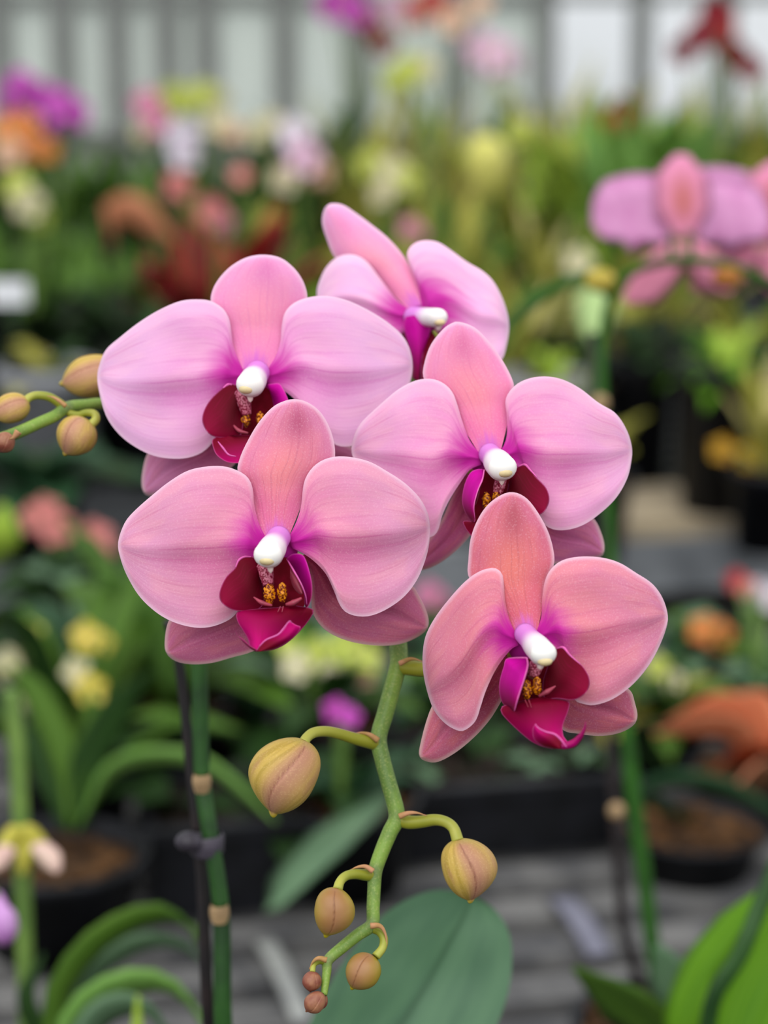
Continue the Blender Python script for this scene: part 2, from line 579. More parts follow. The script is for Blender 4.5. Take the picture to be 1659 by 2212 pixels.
def bud(parent, name, top, tip, width, d, dz=0.0, mat=BUD, seam_angle=0.0, n=96, m=56, beak=0.13, bend=0.0, fat=0.42, twist=0.5):
    """bud hanging from pixel top to pixel tip, three sepals meeting in grooves"""
    A, B = W(top[0], top[1], d), W(tip[0], tip[1], d + dz)
    ax = (B - A); L = ax.length; ax.normalize()
    view = (A - CAM).normalized()
    sx = ax.cross(view).normalized()             # across the picture
    sy = sx.cross(ax).normalized()               # towards / away from the viewer
    if sy.dot(view) > 0: sy = -sy                # towards the viewer
    R = width * d / FPX / 2
    off = world_offset(parent)
    V, F = [], []
    at = {'bt': [], 'ba': [], 'bs': []}
    for i in range(m + 1):
        t = 0.5 - 0.5 * math.cos(math.pi * i / m)
        if t < fat: r = math.sqrt(max(0, 1 - ((fat - t) / fat) ** 2.2))
        else:
            q = min(1.0, (t - fat) / (0.955 - fat))
            r = max(0, 1 - q ** 2.1) ** 0.75
            r = max(r, beak * 1.35 * math.sqrt(max(0, 1 - max(0, (t - 0.86) / 0.14) ** 2)))
        if i == 0: r = 0.12
        if i == m: r = 0.008
        for k in range(n):
            a = 2 * math.pi * k / n
            seam, step = 0.0, 0.0
            sa = seam_angle + twist * (t - 0.5)
            for q in range(3):
                da = (a - sa - q * 2.094 + math.pi) % (2 * math.pi) - math.pi
                seam = max(seam, math.exp(-(da / 0.045) ** 2))
                if da > 0: step = max(step, 0.045 * math.exp(-da / 0.7))
            rel = (a - sa + math.pi) % (2 * math.pi) - math.pi
            lob = 1 + step * math.sin(math.pi * t) - 0.015 + 0.045 * math.cos(3 * (a - sa - math.pi / 3))
            rr = R * r * (lob - 0.05 * seam)
            c = A + ax * (L * t) + sx * (bend * R * math.sin(math.pi * t))
            V.append(c + (sy * math.cos(a) + sx * math.sin(a)) * rr - off)
            at['bt'].append(t); at['ba'].append(rel / (2 * math.pi)); at['bs'].append(seam * (1 if 0.04 < t < 0.97 else 0))
    for i in range(m):
        for k in range(n):
            k2 = (k + 1) % n
            F.append((i * n + k, i * n + k2, (i + 1) * n + k2, (i + 1) * n + k))
    F.append(tuple(range(n))); F.append(tuple(m * n + k for k in range(n)))
    me = mesh_from(name, V, F, None, True, at)
    fix_normals(me)
    return link(name, me, parent, [mat])

def px_tube(parent, name, pts, widths, mat, n=14, nodes=None, sub=8):
    """pts: (px, py, depth offset); widths in pixels"""
    P = spline(pts, sub)
    w = np.interp(np.linspace(0, 1, len(P)), np.linspace(0, 1, len(widths)), widths) if hasattr(widths, '__len__') else [widths] * len(P)
    pts3 = [W(p[0], p[1], FOCUS + p[2]) for p in P]
    rad = [w[i] * (FOCUS + P[i][2]) / FPX / 2 for i in range(len(P))]
    mb = MB()
    mb.tube(pts3, rad, n)
    if nodes is not None:
        nd = []
        for v in mb.v:
            nd.append(max([math.exp(-((v - q).length / (0.0022)) ** 2) for q in nodes] + [0]))
        mb.attrs['nd'] = nd
    return mb.build(name, mat, parent)

def bract(parent, pts, d, w):
    """a small tan scale; pts from its foot to its point, in pixels"""
    P = [Vector(p) for p in spline([tuple(W(q[0], q[1], FOCUS + d - 0.0008)) for q in pts], 5)]
    mb = MB()
    n = len(P)
    mb.tube(P, [max(0.00012, w * PX * 0.5 * (1 - (i / (n - 1)) ** 1.3)) for i in range(n)], 10)
    return mb.build('bract', BRACT, parent)
# ------------------------------------------------------------------ the orchid in front
BENCH_Z = 0.75
POTC = W(545, 2700, 0.70)
orchid = thing('moth_orchid', 'large pink moth orchid in focus, five open flowers and hanging buds', 'orchid', (POTC.x, POTC.y, BENCH_Z))

def flower(label, fl, mats, dorsal, petals, laterals, parts):
    f = bpy.data.objects.new('flower', None)
    COL.objects.link(f)
    f.parent = orchid
    f.empty_display_size = 0.01
    f.location = W(fl['c'][0], fl['c'][1], FOCUS + fl['z']) - Vector(orchid.location)
    f['label'] = label
    s = fl['seed']
    for (o, tip) in laterals:
        petal(f, 'lower_sepal', o, tip, fl, sh_lateral(s + len(o)), mats['lateral'])
    petal(f, 'upper_sepal', dorsal[0], dorsal[1], fl, sh_dorsal(s, **dorsal[2] if len(dorsal) > 2 else {}), mats['dorsal'])
    for k, (o, tip, kw) in enumerate(petals):
        petal(f, 'petal', o, tip, fl, sh_petal(s + k * 3.7, **kw), mats['petal'], N=48, M=36)
    mb = MB()
    mb.blob(W(fl['c'][0], fl['c'][1] + 8, FOCUS + fl['z'] + 0.0035), 1.0, 18, 10, sx=46 * PX, sy=0.0022, sz=44 * PX)
    mb.build('flower_base', BASEM, f)
    for (nm, o, tip, fn, m) in parts:
        petal(f, nm, o, tip, fl, (lambda u, v, x, y, fn=fn: fn(u, v, x, y) - (0.0055 if nm != 'lip_throat' else 0.002)), m, th=0.0006, N=26, M=18)
    return f

def pistil(f, fl, neck, head, rn, rh, z_neck, z_head, beak, spot):
    """white column: neck pixel to head pixel, with anther cap and beak"""
    d0, d1 = FOCUS + fl['z'] + z_neck, FOCUS + fl['z'] + z_head - 0.004
    pts, rad = [], []
    for i in range(15):
        t = i / 14
        p = Vector((neck[0] + (head[0] - neck[0]) * t, neck[1] + (head[1] - neck[1]) * t))
        pts.append(W(p.x, p.y, d0 + (d1 - d0) * t))
        q = min(1, max(0, (t - 0.25) / 0.5)); r = rn * 0.92 + (rh - rn * 0.92) * q * q * (3 - 2 * q)
        rad.append(r * PX)
    a = (pts[-1] - pts[0]).normalized()
    # rounded end
    for i in range(1, 9):
        th = i / 8 * math.pi / 2
        pts.append(pts[14] + a * (rh * PX * 0.75 * math.sin(th)))
        rad.append(max(rh * PX * math.cos(th), 0.00005))
    mb = MB(); mb.tube(pts, rad, 24)
    o = mb.build('pistil', PIST, f)
    # anther cap: a pad on the front of the head, with an ivory hollow below it
    mb = MB()
    ch = pts[14] + a * (rh * PX * 0.36)
    mb.blob(ch + UP * rh * PX * 0.06, rh * PX * 1.0, 20, 12, sx=1.02, sy=.8, sz=.92)
    mb.build('anther_cap', CAPM, f)
    mb = MB()
    sp = W(spot[0], spot[1] + 4, d1 - rh * PX * 0.70)
    mb.blob(sp, rh * PX * 0.56, 14, 8, sx=1.05, sy=.8, sz=.66)
    mb.build('anther_cap', CAPSPOT, f)
    mb = MB()
    b0 = W(beak[0][0], beak[0][1], d1 + 0.0012); b1 = W(beak[1][0], beak[1][1], d1 + 0.0002)
    mb.tube([b0, b0.lerp(b1, .35), b0.lerp(b1, .75), b1], [8.5 * PX, 7.5 * PX, 5.5 * PX, 1.2 * PX], 10)
    mb.build('beak', BEAK, f)
    return o

def callus(f, fl, lobes, z):
    for (x, y, w, h) in lobes:
        mb = MB()
        c = W(x, y, FOCUS + fl['z'] + z - 0.005)
        mb.blob(c, 1.0, 26, 20, sx=w * .44 * PX, sy=0.0014, sz=h / 2 * PX)
        for v in mb.v:
            q = mnoise.noise(v * 1700) * 0.0007
            v += (v - c).normalized() * q
        mb.build('callus', CALLUS, f)

def line(f, name, pts, widths, mat, fl):
    return px_tube(f, name, [(p[0], p[1], fl['z'] + p[2] - 0.0058) for p in pts], widths, mat, n=8)

# ---- flower A, upper left
fa = dict(c=(548, 815), z=0.034, tx=0.05, ty=0.10, seed=1.3)
FA = flower('lilac pink open bloom', fa, MA,
  ([(522, 802), (506, 762), (482, 715), (462, 672), (455, 645), (466, 612), (494, 579), (530, 557), (568, 550), (606, 557), (636, 580), (656, 610), (664, 644), (656, 682), (634, 728), (606, 768), (580, 802)], (569, 550), {}),
  [([(526, 802), (513, 772), (504, 748), (500, 718), (496, 692), (484, 669), (462, 653), (436, 647), (391, 650), (343, 670), (298, 698), (256, 731), (230, 754), (217, 781), (210, 815), (217, 859), (231, 902), (256, 937), (288, 963), (330, 984), (374, 991), (410, 988), (440, 975), (462, 950), (485, 900), (510, 850), (530, 826)], (210, 815), {}),
   ([(574, 802), (594, 772), (605, 741), (608, 707), (615, 676), (634, 655), (664, 643), (703, 639), (748, 648), (792, 668), (830, 691), (864, 719), (882, 746), (891, 780), (889, 815), (877, 855), (852, 900), (818, 938), (780, 958), (742, 965), (715, 955), (688, 930), (660, 893), (632, 858), (602, 838), (576, 826)], (890, 790), {})],
  [([(512, 862), (450, 898), (390, 932), (335, 960), (316, 985), (307, 1022), (306, 1050), (313, 1067), (328, 1071), (372, 1064), (432, 1048), (490, 1018), (530, 970), (548, 900)], (309, 1062)),
   ([(572, 870), (620, 900), (680, 930), (740, 955), (790, 985), (800, 1010), (780, 1025), (720, 1020), (650, 1005), (590, 970), (555, 905)], (798, 1008))],
  [('lip_throat', [(500, 842), (480, 880), (484, 930), (510, 962), (545, 968), (585, 950), (604, 905), (598, 860), (575, 836)], (545, 968), sh_lin(0.001, 0.0, 0, -0.001), THROAT),
   ('lip_lobe', [(512, 832), (494, 828), (478, 840), (455, 862), (440, 888), (437, 912), (450, 936), (470, 945), (498, 945), (520, 940), (526, 900), (522, 860)], (446, 930), sh_lin(-0.002, -0.009, -0.002, 0.002), LOBE),
   ('lip_lobe', [(578, 830), (596, 828), (606, 831), (622, 862), (630, 900), (620, 935), (600, 945), (596, 905), (588, 862)], (618, 940), sh_lin(-0.002, -0.009, 0.002, 0.002), LOBE_OUT),
   ('lip_mid_lobe', [(466, 944), (458, 952), (462, 972), (470, 985), (486, 996), (502, 1000), (530, 1000), (560, 1000), (590, 985), (612, 950), (560, 940), (505, 940)], (502, 1000), sh_lin(-0.008, -0.008, 0, -0.002), MID)])
pistil(FA, fa, (557, 804), (542, 829), 30, 31, -0.001, -0.010, ((540, 848), (541, 869)), (533, 836))
callus(FA, fa, [(532, 906, 20, 34), (562, 904, 18, 30)], -0.004)
line(FA, 'lip_claw', [(524, 848, -0.002), (528, 872, -0.004), (533, 896, -0.004)], [36, 30, 22], CLAW, fa)
line(FA, 'lip_edge', [(471, 954, -0.0125), (482, 968, -0.0140), (494, 982, -0.0155), (510, 986, -0.0162)], [2, 5, 4, 2], EDGE, fa)
line(FA, 'lip_edge', [(482, 838, -0.0075), (492, 831, -0.006), (500, 831, -0.005)], [3, 6, 4], EDGE, fa)
line(FA, 'lip_crest', [(502, 916, -0.005), (516, 930, -0.0065), (536, 936, -0.0065)], [3, 9, 5], CREST, fa)

# ---- flower B, front centre
fb = dict(c=(598, 1180), z=0.0, tx=0.06, ty=0.10, seed=2.9)
FB = flower('rose pink open bloom', fb, MB_,
  ([(572, 1164), (556, 1125), (545, 1085), (527, 1045), (513, 1018), (518, 990), (532, 958), (557, 915), (587, 881), (612, 867), (636, 862), (660, 867), (684, 882), (702, 904), (717, 937), (724, 976), (718, 1010), (690, 1040), (660, 1075), (640, 1120), (622, 1164)], (636, 862), {}),
  [([(576, 1165), (560, 1132), (550, 1095), (546, 1056), (535, 1031), (510, 1015), (480, 1007), (444, 1008), (405, 1017), (366, 1040), (327, 1071), (288, 1106), (268, 1132), (255, 1172), (260, 1206), (275, 1245), (301, 1288), (335, 1321), (370, 1342), (409, 1354), (444, 1356), (476, 1348), (506, 1330), (530, 1290), (552, 1240), (572, 1200)], (255, 1180), {}),
   ([(622, 1163), (639, 1130), (650, 1095), (654, 1058), (659, 1035), (674, 1011), (697, 994), (727, 986), (762, 988), (800, 998), (836, 1018), (874, 1043), (906, 1075), (923, 1106), (929, 1136), (927, 1175), (917, 1215), (900, 1254), (874, 1288), (839, 1314), (802, 1330), (770, 1331), (745, 1321), (731, 1301), (722, 1278), (704, 1240), (678, 1212), (652, 1194), (632, 1185)], (929, 1140), {})],
  [([(560, 1225), (500, 1262), (430, 1300), (385, 1325), (364, 1342), (356, 1382), (359, 1410), (379, 1428), (414, 1435), (458, 1432), (502, 1420), (546, 1407), (590, 1380), (610, 1300), (600, 1240)], (358, 1408)),
   ([(640, 1205), (668, 1235), (672, 1290), (676, 1325), (697, 1356), (731, 1377), (775, 1390), (826, 1395), (869, 1390), (904, 1375), (923, 1358), (926, 1338), (917, 1310), (903, 1284), (888, 1264), (840, 1250), (770, 1240), (710, 1215), (665, 1195)], (924, 1355))],
  [('lip_throat', [(560, 1200), (534, 1240), (535, 1300), (560, 1325), (600, 1330), (645, 1322), (662, 1290), (655, 1240), (630, 1205)], (605, 1330), sh_lin(0.0005, 0.0, 0, -0.001), THROAT),
   ('lip_lobe', [(556, 1212), (545, 1202), (519, 1205), (508, 1226), (488, 1247), (475, 1275), (475, 1296), (488, 1310), (508, 1319), (536, 1320), (562, 1314), (572, 1290), (566, 1250)], (482, 1304), sh_lin(-0.001, -0.010, -0.002, 0.002), LOBE),
   ('lip_lobe', [(619, 1206), (632, 1197), (650, 1197), (659, 1206), (668, 1232), (674, 1262), (673, 1292), (664, 1313), (658, 1306), (656, 1282), (646, 1256), (630, 1230)], (664, 1313), sh_lin(-0.006, -0.004, 0.005, 0.001, 0.002), LOBE_OUT),
   ('lip_lobe', [(627, 1224), (640, 1240), (652, 1264), (655, 1280), (648, 1284), (634, 1270), (626, 1248)], (652, 1282), sh_lin(-0.004, -0.003, 0, 0.001), CREST),
   ('lip_mid_lobe', [(610, 1311), (560, 1314), (520, 1318), (510, 1327), (514, 1345), (526, 1364), (536, 1382), (540, 1398), (554, 1408), (568, 1406), (590, 1404), (616, 1392), (640, 1372), (660, 1350), (674, 1330), (678, 1318), (664, 1312), (640, 1308)], (554, 1408), sh_lin(-0.007, -0.012, 0, 0.005), MID),
   ('lip_flap', [(552, 1407), (560, 1396), (575, 1382), (600, 1371), (614, 1358), (624, 1343), (640, 1350), (650, 1356), (636, 1376), (616, 1391), (592, 1403), (570, 1407)], (632, 1346), sh_lin(-0.0212, 0.002, -0.0006, 0.002), MID),
   ('lip_flap', [(552, 1408), (538, 1399), (522, 1384), (510, 1366), (507, 1354), (511, 1370), (524, 1380), (540, 1394), (554, 1402)], (507, 1354), sh_lin(-0.0205, -0.004, 0, 0.001), MID)])
pistil(FB, fb, (603, 1160), (581, 1197), 28, 30, -0.001, -0.013, ((583, 1216), (585, 1238)), (577, 1206))
callus(FB, fb, [(582, 1284, 26, 42), (610, 1280, 22, 42)], -0.006)
line(FB, 'lip_claw', [(572, 1222, -0.002), (576, 1243, -0.004), (580, 1264, -0.005)], [36, 32, 24], CLAW, fb)
line(FB, 'lip_crest', [(548, 1290, -0.0068), (566, 1302, -0.0078), (588, 1308, -0.0076)], [3, 11, 5], CREST, fb)
line(FB, 'lip_crest', [(618, 1306, -0.0072), (634, 1302, -0.008), (652, 1292, -0.0078)], [7, 14, 6], CREST, fb)
line(FB, 'lip_filament', [(606, 1310, -0.0085), (600, 1322, -0.0095)], [3, 1.5], CREST, fb)
line(FB, 'lip_filament', [(612, 1310, -0.0085), (609, 1322, -0.0095)], [3, 1.5], CREST, fb)
line(FB, 'lip_edge', [(560, 1396, -0.0216), (575, 1382, -0.0215), (600, 1371, -0.0209), (612, 1358, -0.0204), (625, 1342, -0.020), (631, 1346, -0.0196)], [1.5, 3, 3.5, 3, 2.5, 1.5], EDGE, fb)
line(FB, 'lip_edge', [(620, 1208, -0.0075), (634, 1232, -0.011), (650, 1260, -0.0125), (660, 1286, -0.0125), (663, 1306, -0.0115)], [3, 4, 3, 2.5, 1.5], EDGE, fb)
line(FB, 'lip_edge', [(509, 1225, -0.0075), (516, 1210, -0.006), (528, 1203, -0.005), (542, 1203, -0.004)], [2, 5, 5, 3], EDGE, fb)

# ---- flower C, right of centre
fc = dict(c=(1062, 992), z=0.020, tx=-0.05, ty=0.10, seed=4.1)
FC = flower('clear pink open bloom', fc, MC,
  ([(1036, 982), (1010, 940), (975, 890), (940, 852), (915, 817), (917, 783), (931, 744), (956, 712), (974, 699), (992, 695), (1026, 708), (1058, 740), (1086, 779), (1106, 818), (1110, 840), (1102, 880), (1094, 925), (1080, 980)], (992, 695), {}),
  [([(1038, 982), (1014, 950), (999, 911), (987, 871), (976, 845), (955, 826), (928, 818), (895, 823), (859, 842), (820, 875), (782, 911), (766, 939), (759, 972), (766, 995), (790, 1035), (820, 1080), (860, 1125), (900, 1155), (928, 1161), (945, 1148), (956, 1112), (972, 1078), (996, 1040), (1016, 1014), (1040, 1004)], (760, 978), {}),
   ([(1080, 980), (1094, 945), (1095, 903), (1092, 863), (1110, 835), (1138, 819), (1174, 813), (1213, 819), (1253, 839), (1293, 870), (1329, 892), (1353, 927), (1365, 966), (1363, 1002), (1353, 1038), (1329, 1078), (1293, 1112), (1258, 1135), (1222, 1145), (1190, 1142), (1168, 1122), (1152, 1070), (1136, 1030), (1110, 1006), (1086, 1000)], (1366, 972), {})],
  [([(1024, 1020), (1002, 1030), (975, 1075), (950, 1130), (905, 1190), (897, 1218), (906, 1232), (940, 1222), (980, 1194), (1014, 1158), (1044, 1110), (1056, 1060)], (897, 1225)),
   ([(1090, 1030), (1150, 1065), (1210, 1095), (1262, 1112), (1284, 1122), (1298, 1149), (1306, 1181), (1298, 1203), (1262, 1210), (1204, 1218), (1150, 1200), (1110, 1130), (1070, 1060)], (1304, 1192))],
  [('lip_throat', [(1040, 1012), (1015, 1050), (1014, 1110), (1040, 1140), (1090, 1145), (1130, 1120), (1135, 1060), (1110, 1020)], (1085, 1145), sh_lin(0.0005, 0.0, 0, -0.001), THROAT),
   ('lip_lobe', [(1046, 1014), (1034, 1013), (1016, 1021), (1003, 1048), (998, 1082), (1006, 1110), (1022, 1128), (1027, 1122), (1024, 1094), (1032, 1060), (1042, 1036)], (1022, 1128), sh_lin(-0.005, -0.006, -0.005, 0.001, 0.002), LOBE_OUT),
   ('lip_lobe', [(1043, 1040), (1034, 1062), (1027, 1090), (1030, 1086), (1036, 1066), (1037, 1048)], (1028, 1092), sh_lin(-0.004, -0.003, 0, 0.001), CREST),
   ('lip_lobe', [(1112, 1014), (1120, 1007), (1134, 1003), (1158, 1030), (1180, 1054), (1187, 1078), (1181, 1098), (1168, 1111), (1140, 1122), (1105, 1120), (1092, 1085), (1098, 1045)], (1178, 1104), sh_lin(-0.001, -0.010, -0.002, 0.002), LOBE),
   ('lip_mid_lobe', [(1020, 1126), (1000, 1126), (1006, 1143), (1016, 1156), (1040, 1190), (1075, 1215), (1110, 1210), (1130, 1170), (1120, 1130), (1070, 1122)], (1080, 1218), sh_lin(-0.006, -0.009, 0, 0.003), MID)])
pistil(FC, fc, (1057, 980), (1083, 1009), 27, 31, -0.001, -0.012, ((1084, 1026), (1084, 1048)), (1090, 1016))
callus(FC, fc, [(1050, 1082, 20, 40), (1072, 1078, 20, 40)], -0.005)
line(FC, 'lip_claw', [(1082, 1036, -0.002), (1078, 1052, -0.004), (1074, 1066, -0.005)], [26, 26, 20], CLAW, fc)
line(FC, 'lip_edge', [(1046, 1015, -0.008), (1042, 1036, -0.0115), (1032, 1060, -0.0135), (1024, 1092, -0.014), (1026, 1120, -0.0125)], [3, 4, 3, 3, 1.5], EDGE, fc)
line(FC, 'lip_edge', [(1120, 1008, -0.0045), (1134, 1004, -0.006), (1146, 1016, -0.008), (1160, 1031, -0.0095)], [3, 6, 4, 1.5], EDGE, fc)

# ---- flower D, lower right
fd = dict(c=(1142, 1385), z=-0.010, tx=-0.07, ty=0.10, seed=5.7)
FD = flower('salmon pink open bloom', fd, MD,
  ([(1112, 1372), (1095, 1340), (1050, 1290), (1013, 1248), (1012, 1206), (1017, 1162), (1032, 1122), (1054, 1090), (1083, 1069), (1109, 1063), (1137, 1076), (1162, 1107), (1184, 1148), (1196, 1191), (1196, 1222), (1180, 1262), (1172, 1310), (1160, 1368)], (1109, 1063), {}),
  [([(1118, 1376), (1101, 1339), (1092, 1303), (1089, 1267), (1086, 1243), (1076, 1230), (1061, 1227), (1036, 1234), (1007, 1254), (974, 1289), (941, 1332), (920, 1372), (913, 1412), (914, 1451), (923, 1495), (938, 1535), (963, 1564), (992, 1579), (1010, 1574), (1028, 1556), (1039, 1524), (1050, 1491), (1068, 1452), (1086, 1424), (1105, 1402), (1120, 1394)], (926, 1500), dict(back=0.010)),
   ([(1158, 1368), (1169, 1332), (1171, 1296), (1175, 1264), (1184, 1238), (1203, 1217), (1228, 1206), (1263, 1202), (1303, 1205), (1339, 1216), (1375, 1238), (1408, 1260), (1430, 1289), (1442, 1325), (1440, 1354), (1422, 1401), (1397, 1444), (1361, 1484), (1322, 1511), (1285, 1523), (1262, 1521), (1240, 1510), (1236, 1470), (1222, 1430), (1196, 1402), (1162, 1392)], (1442, 1330), {})],
  [([(1094, 1410), (1060, 1450), (1000, 1490), (945, 1510), (931, 1530), (919, 1564), (909, 1603), (905, 1630), (916, 1643), (945, 1646), (985, 1625), (1026, 1591), (1058, 1555), (1080, 1520), (1108, 1470)], (906, 1636)),
   ([(1170, 1420), (1190, 1470), (1190, 1540), (1216, 1577), (1250, 1585), (1296, 1590), (1339, 1583), (1368, 1567), (1377, 1548), (1372, 1520), (1360, 1490), (1320, 1470), (1260, 1450), (1200, 1405)], (1376, 1556))],
  [('lip_throat', [(1128, 1424), (1105, 1460), (1102, 1510), (1130, 1530), (1180, 1522), (1215, 1500), (1215, 1450), (1190, 1420)], (1165, 1530), sh_lin(0.0005, 0.0, 0, -0.001), THROAT),
   ('lip_lobe', [(1140, 1421), (1096, 1422), (1088, 1440), (1079, 1472), (1079, 1500), (1086, 1520), (1098, 1530), (1111, 1537), (1119, 1507), (1132, 1468), (1140, 1438)], (1110, 1537), sh_lin(-0.005, -0.006, -0.006, 0.001, 0.002), LOBE_OUT),
   ('lip_lobe', [(1196, 1408), (1203, 1400), (1217, 1398), (1232, 1416), (1256, 1436), (1272, 1461), (1273, 1484), (1260, 1502), (1238, 1512), (1205, 1509), (1176, 1508), (1172, 1476), (1182, 1440)], (1268, 1494), sh_lin(-0.001, -0.010, -0.002, 0.002), LOBE),
   ('lip_mid_lobe', [(1150, 1508), (1110, 1518), (1084, 1526), (1082, 1538), (1092, 1552), (1111, 1571), (1130, 1588), (1148, 1602), (1166, 1611), (1188, 1617), (1206, 1618), (1222, 1617), (1226, 1603), (1217, 1589), (1216, 1567), (1226, 1540), (1231, 1520), (1226, 1513), (1205, 1509), (1180, 1505)], (1222, 1618), sh_lin(-0.007, -0.012, 0, 0.004), MID),
   ('lip_flap', [(1224, 1616), (1210, 1597), (1196, 1585), (1172, 1578), (1160, 1568), (1157, 1563), (1150, 1576), (1154, 1598), (1172, 1612), (1194, 1618)], (1156, 1566), sh_lin(-0.0212, 0.002, 0.0006, 0.002), MID)])
pistil(FD, fd, (1133, 1368), (1171, 1410), 25, 27, -0.001, -0.014, ((1168, 1434), (1166, 1446)), (1177, 1424))
callus(FD, fd, [(1138, 1490, 22, 42), (1160, 1482, 20, 40)], -0.006)
line(FD, 'lip_claw', [(1158, 1438, -0.002), (1154, 1450, -0.004), (1150, 1462, -0.005)], [34, 30, 24], CLAW, fd)
line(FD, 'lip_crest', [(1164, 1504, -0.0072), (1182, 1494, -0.0076), (1200, 1482, -0.0068)], [6, 12, 3], CREST, fd)
line(FD, 'lip_filament', [(1134, 1512, -0.0085), (1141, 1527, -0.0105)], [3, 1.5], CREST, fd)
line(FD, 'lip_filament', [(1142, 1512, -0.0085), (1148, 1528, -0.0105)], [3, 1.5], CREST, fd)
line(FD, 'lip_tendril', [(1216, 1612, -0.0185), (1238, 1606, -0.020), (1254, 1590, -0.0215), (1263, 1573, -0.0225), (1265, 1559, -0.023)], [16, 17, 12, 6, 1.5], TENDRIL, fd)
line(FD, 'lip_edge', [(1156, 1564, -0.0196), (1164, 1573, -0.0203), (1180, 1581, -0.0209), (1198, 1586, -0.0215), (1212, 1598, -0.0217), (1224, 1614, -0.0218)], [1.5, 3, 3.5, 4, 4, 2], EDGE, fd)
line(FD, 'lip_edge', [(1138, 1421, -0.0115), (1140, 1438, -0.0125), (1132, 1468, -0.0145), (1119, 1507, -0.0155), (1111, 1536, -0.0145)], [3, 4, 3, 3, 1.5], EDGE, fd)
line(FD, 'lip_edge', [(1098, 1422, -0.0085), (1118, 1421, -0.0102), (1138, 1421, -0.0115)], [2, 3, 3], EDGE, fd)
line(FD, 'lip_edge', [(1203, 1401, -0.0045), (1217, 1399, -0.006), (1232, 1416, -0.008), (1254, 1435, -0.0095)], [3, 6, 4, 1.5], EDGE, fd)

# ---- flower E, at the top behind the others
fe = dict(c=(908, 680), z=0.070, tx=-0.14, ty=0.06, seed=6.5)
FE = flower('pale pink bloom turned aside', fe, ME,
  ([(886, 672), (862, 650), (830, 620), (790, 590), (745, 575), (721, 553), (706, 518), (696, 484), (698, 458), (707, 443), (720, 439), (742, 443), (770, 461), (805, 487), (840, 516), (874, 556), (900, 605), (914, 660)], (706, 444), dict(cup=0.004)),
  [([(888, 672), (857, 647), (834, 618), (816, 594), (797, 569), (777, 554), (753, 549), (727, 556), (704, 578), (690, 607), (684, 636), (692, 680), (725, 715), (780, 738), (840, 735), (878, 712), (896, 692)], (686, 660), {}),
   ([(912, 664), (902, 620), (886, 575), (879, 553), (884, 536), (900, 523), (923, 519), (949, 524), (978, 543), (1008, 565), (1042, 585), (1066, 608), (1085, 643), (1097, 680), (1100, 709), (1095, 744), (1085, 775), (1060, 795), (1015, 780), (970, 745), (930, 705)], (1100, 712), {})],
  [([(890, 700), (840, 740), (800, 790), (780, 840), (800, 860), (850, 840), (890, 790), (905, 740)], (784, 856)),
   ([(920, 710), (960, 760), (990, 820), (980, 850), (950, 850), (920, 800), (905, 740)], (975, 856))],
  [('lip_lobe', [(876, 684), (872, 706), (884, 750), (891, 790), (891, 818), (902, 822), (912, 818), (916, 770), (926, 728), (930, 704), (920, 690), (898, 680)], (902, 822), sh_lin(-0.004, -0.004, 0, 0.003), LOBE_OUT),
   ('lip_mid_lobe', [(930, 712), (918, 740), (910, 790), (915, 830), (940, 840), (955, 800), (950, 740)], (928, 842), sh_lin(-0.003, -0.010, 0, 0.002), LOBE)])
pistil(FE, fe, (890, 684), (942, 686), 26, 23, -0.001, -0.009, ((948, 702), (946, 714)), (950, 692))

# ---- the spike: rises from the pot, arches behind the blooms and hangs down in front
ZS = 0.034
spike_pts = [(548, 2640, 0.150), (505, 2400, 0.135), (482, 2210, 0.125), (478, 1970, 0.122), (452, 1790, 0.120), (437, 1680, 0.120), (432, 1500, 0.118), (430, 1300, 0.115),
             (450, 1050, 0.112), (520, 880, 0.105), (620, 780, 0.094), (720, 760, 0.082), (800, 820, 0.068), (842, 950, 0.054), (852, 1150, 0.044), (858, 1320, 0.037), (860, 1395, ZS)]
spk = [(p[0], p[1], p[2]) for p in spike_pts]
dark_stem = simple('old_stem_dark_green', (44, 88, 30), 0.45, 0.15, 60, rgb2=(28, 62, 24))
sp_low = px_tube(orchid, 'flower_spike', spk, [46, 44, 40, 36, 36, 36, 36, 36, 36, 36, 36, 38, 38, 38, 38, 38, 38], dark_stem, n=18)
front_pts = [(859, 1385), (861, 1410), (860, 1436), (846, 1490), (831, 1545), (818, 1594), (826, 1640), (840, 1692), (857, 1760), (842, 1798), (826, 1836), (811, 1880), (808, 1920), (806, 1960), (803, 1997), (772, 2020), (740, 2046), (709, 2074), (706, 2098), (703, 2122), (700, 2150)]
fw = [40, 40, 38, 37, 37, 36, 35, 35, 36, 34, 33, 31, 29, 29, 29, 27, 26, 24, 20, 18, 14]
zz = np.linspace(ZS, 0.004, len(front_pts))
nodes3 = [W(x, y, FOCUS + z) for (x, y, z) in [(861, 1434, zz[2]), (818, 1598, zz[5]), (857, 1764, zz[8]), (811, 1881, zz[11]), (803, 1998, zz[14]), (709, 2076, zz[17])]]
px_tube(orchid, 'flower_spike', [(p[0], p[1], zz[i]) for i, p in enumerate(front_pts)], fw, STEM, n=20, nodes=nodes3, sub=6)
# tan scars on the rising stem
SCAR = simple('node_tan', (176, 146, 106), 0.6, 0.15, 200)
for (x, y, z, w) in [(436, 1690, 0.118, 40), (474, 1972, 0.120, 42)]:
    mb = MB(); c = W(x, y, FOCUS + z)
    mb.lathe(c, [(w * .40 * PX * 1.22, -0.003), (w * .50 * PX * 1.22, -0.001), (w * .52 * PX * 1.22, 0.001), (w * .42 * PX * 1.22, 0.003)], 16)
    mb.build('stem_node', SCAR, orchid)

def ped(parent, pts, z0, z1, widths, nm='pedicel'):
    n = len(pts)
    return px_tube(parent, nm, [(p[0], p[1], z0 + (z1 - z0) * i / (n - 1)) for i, p in enumerate(pts)], widths, PEDI, n=14)

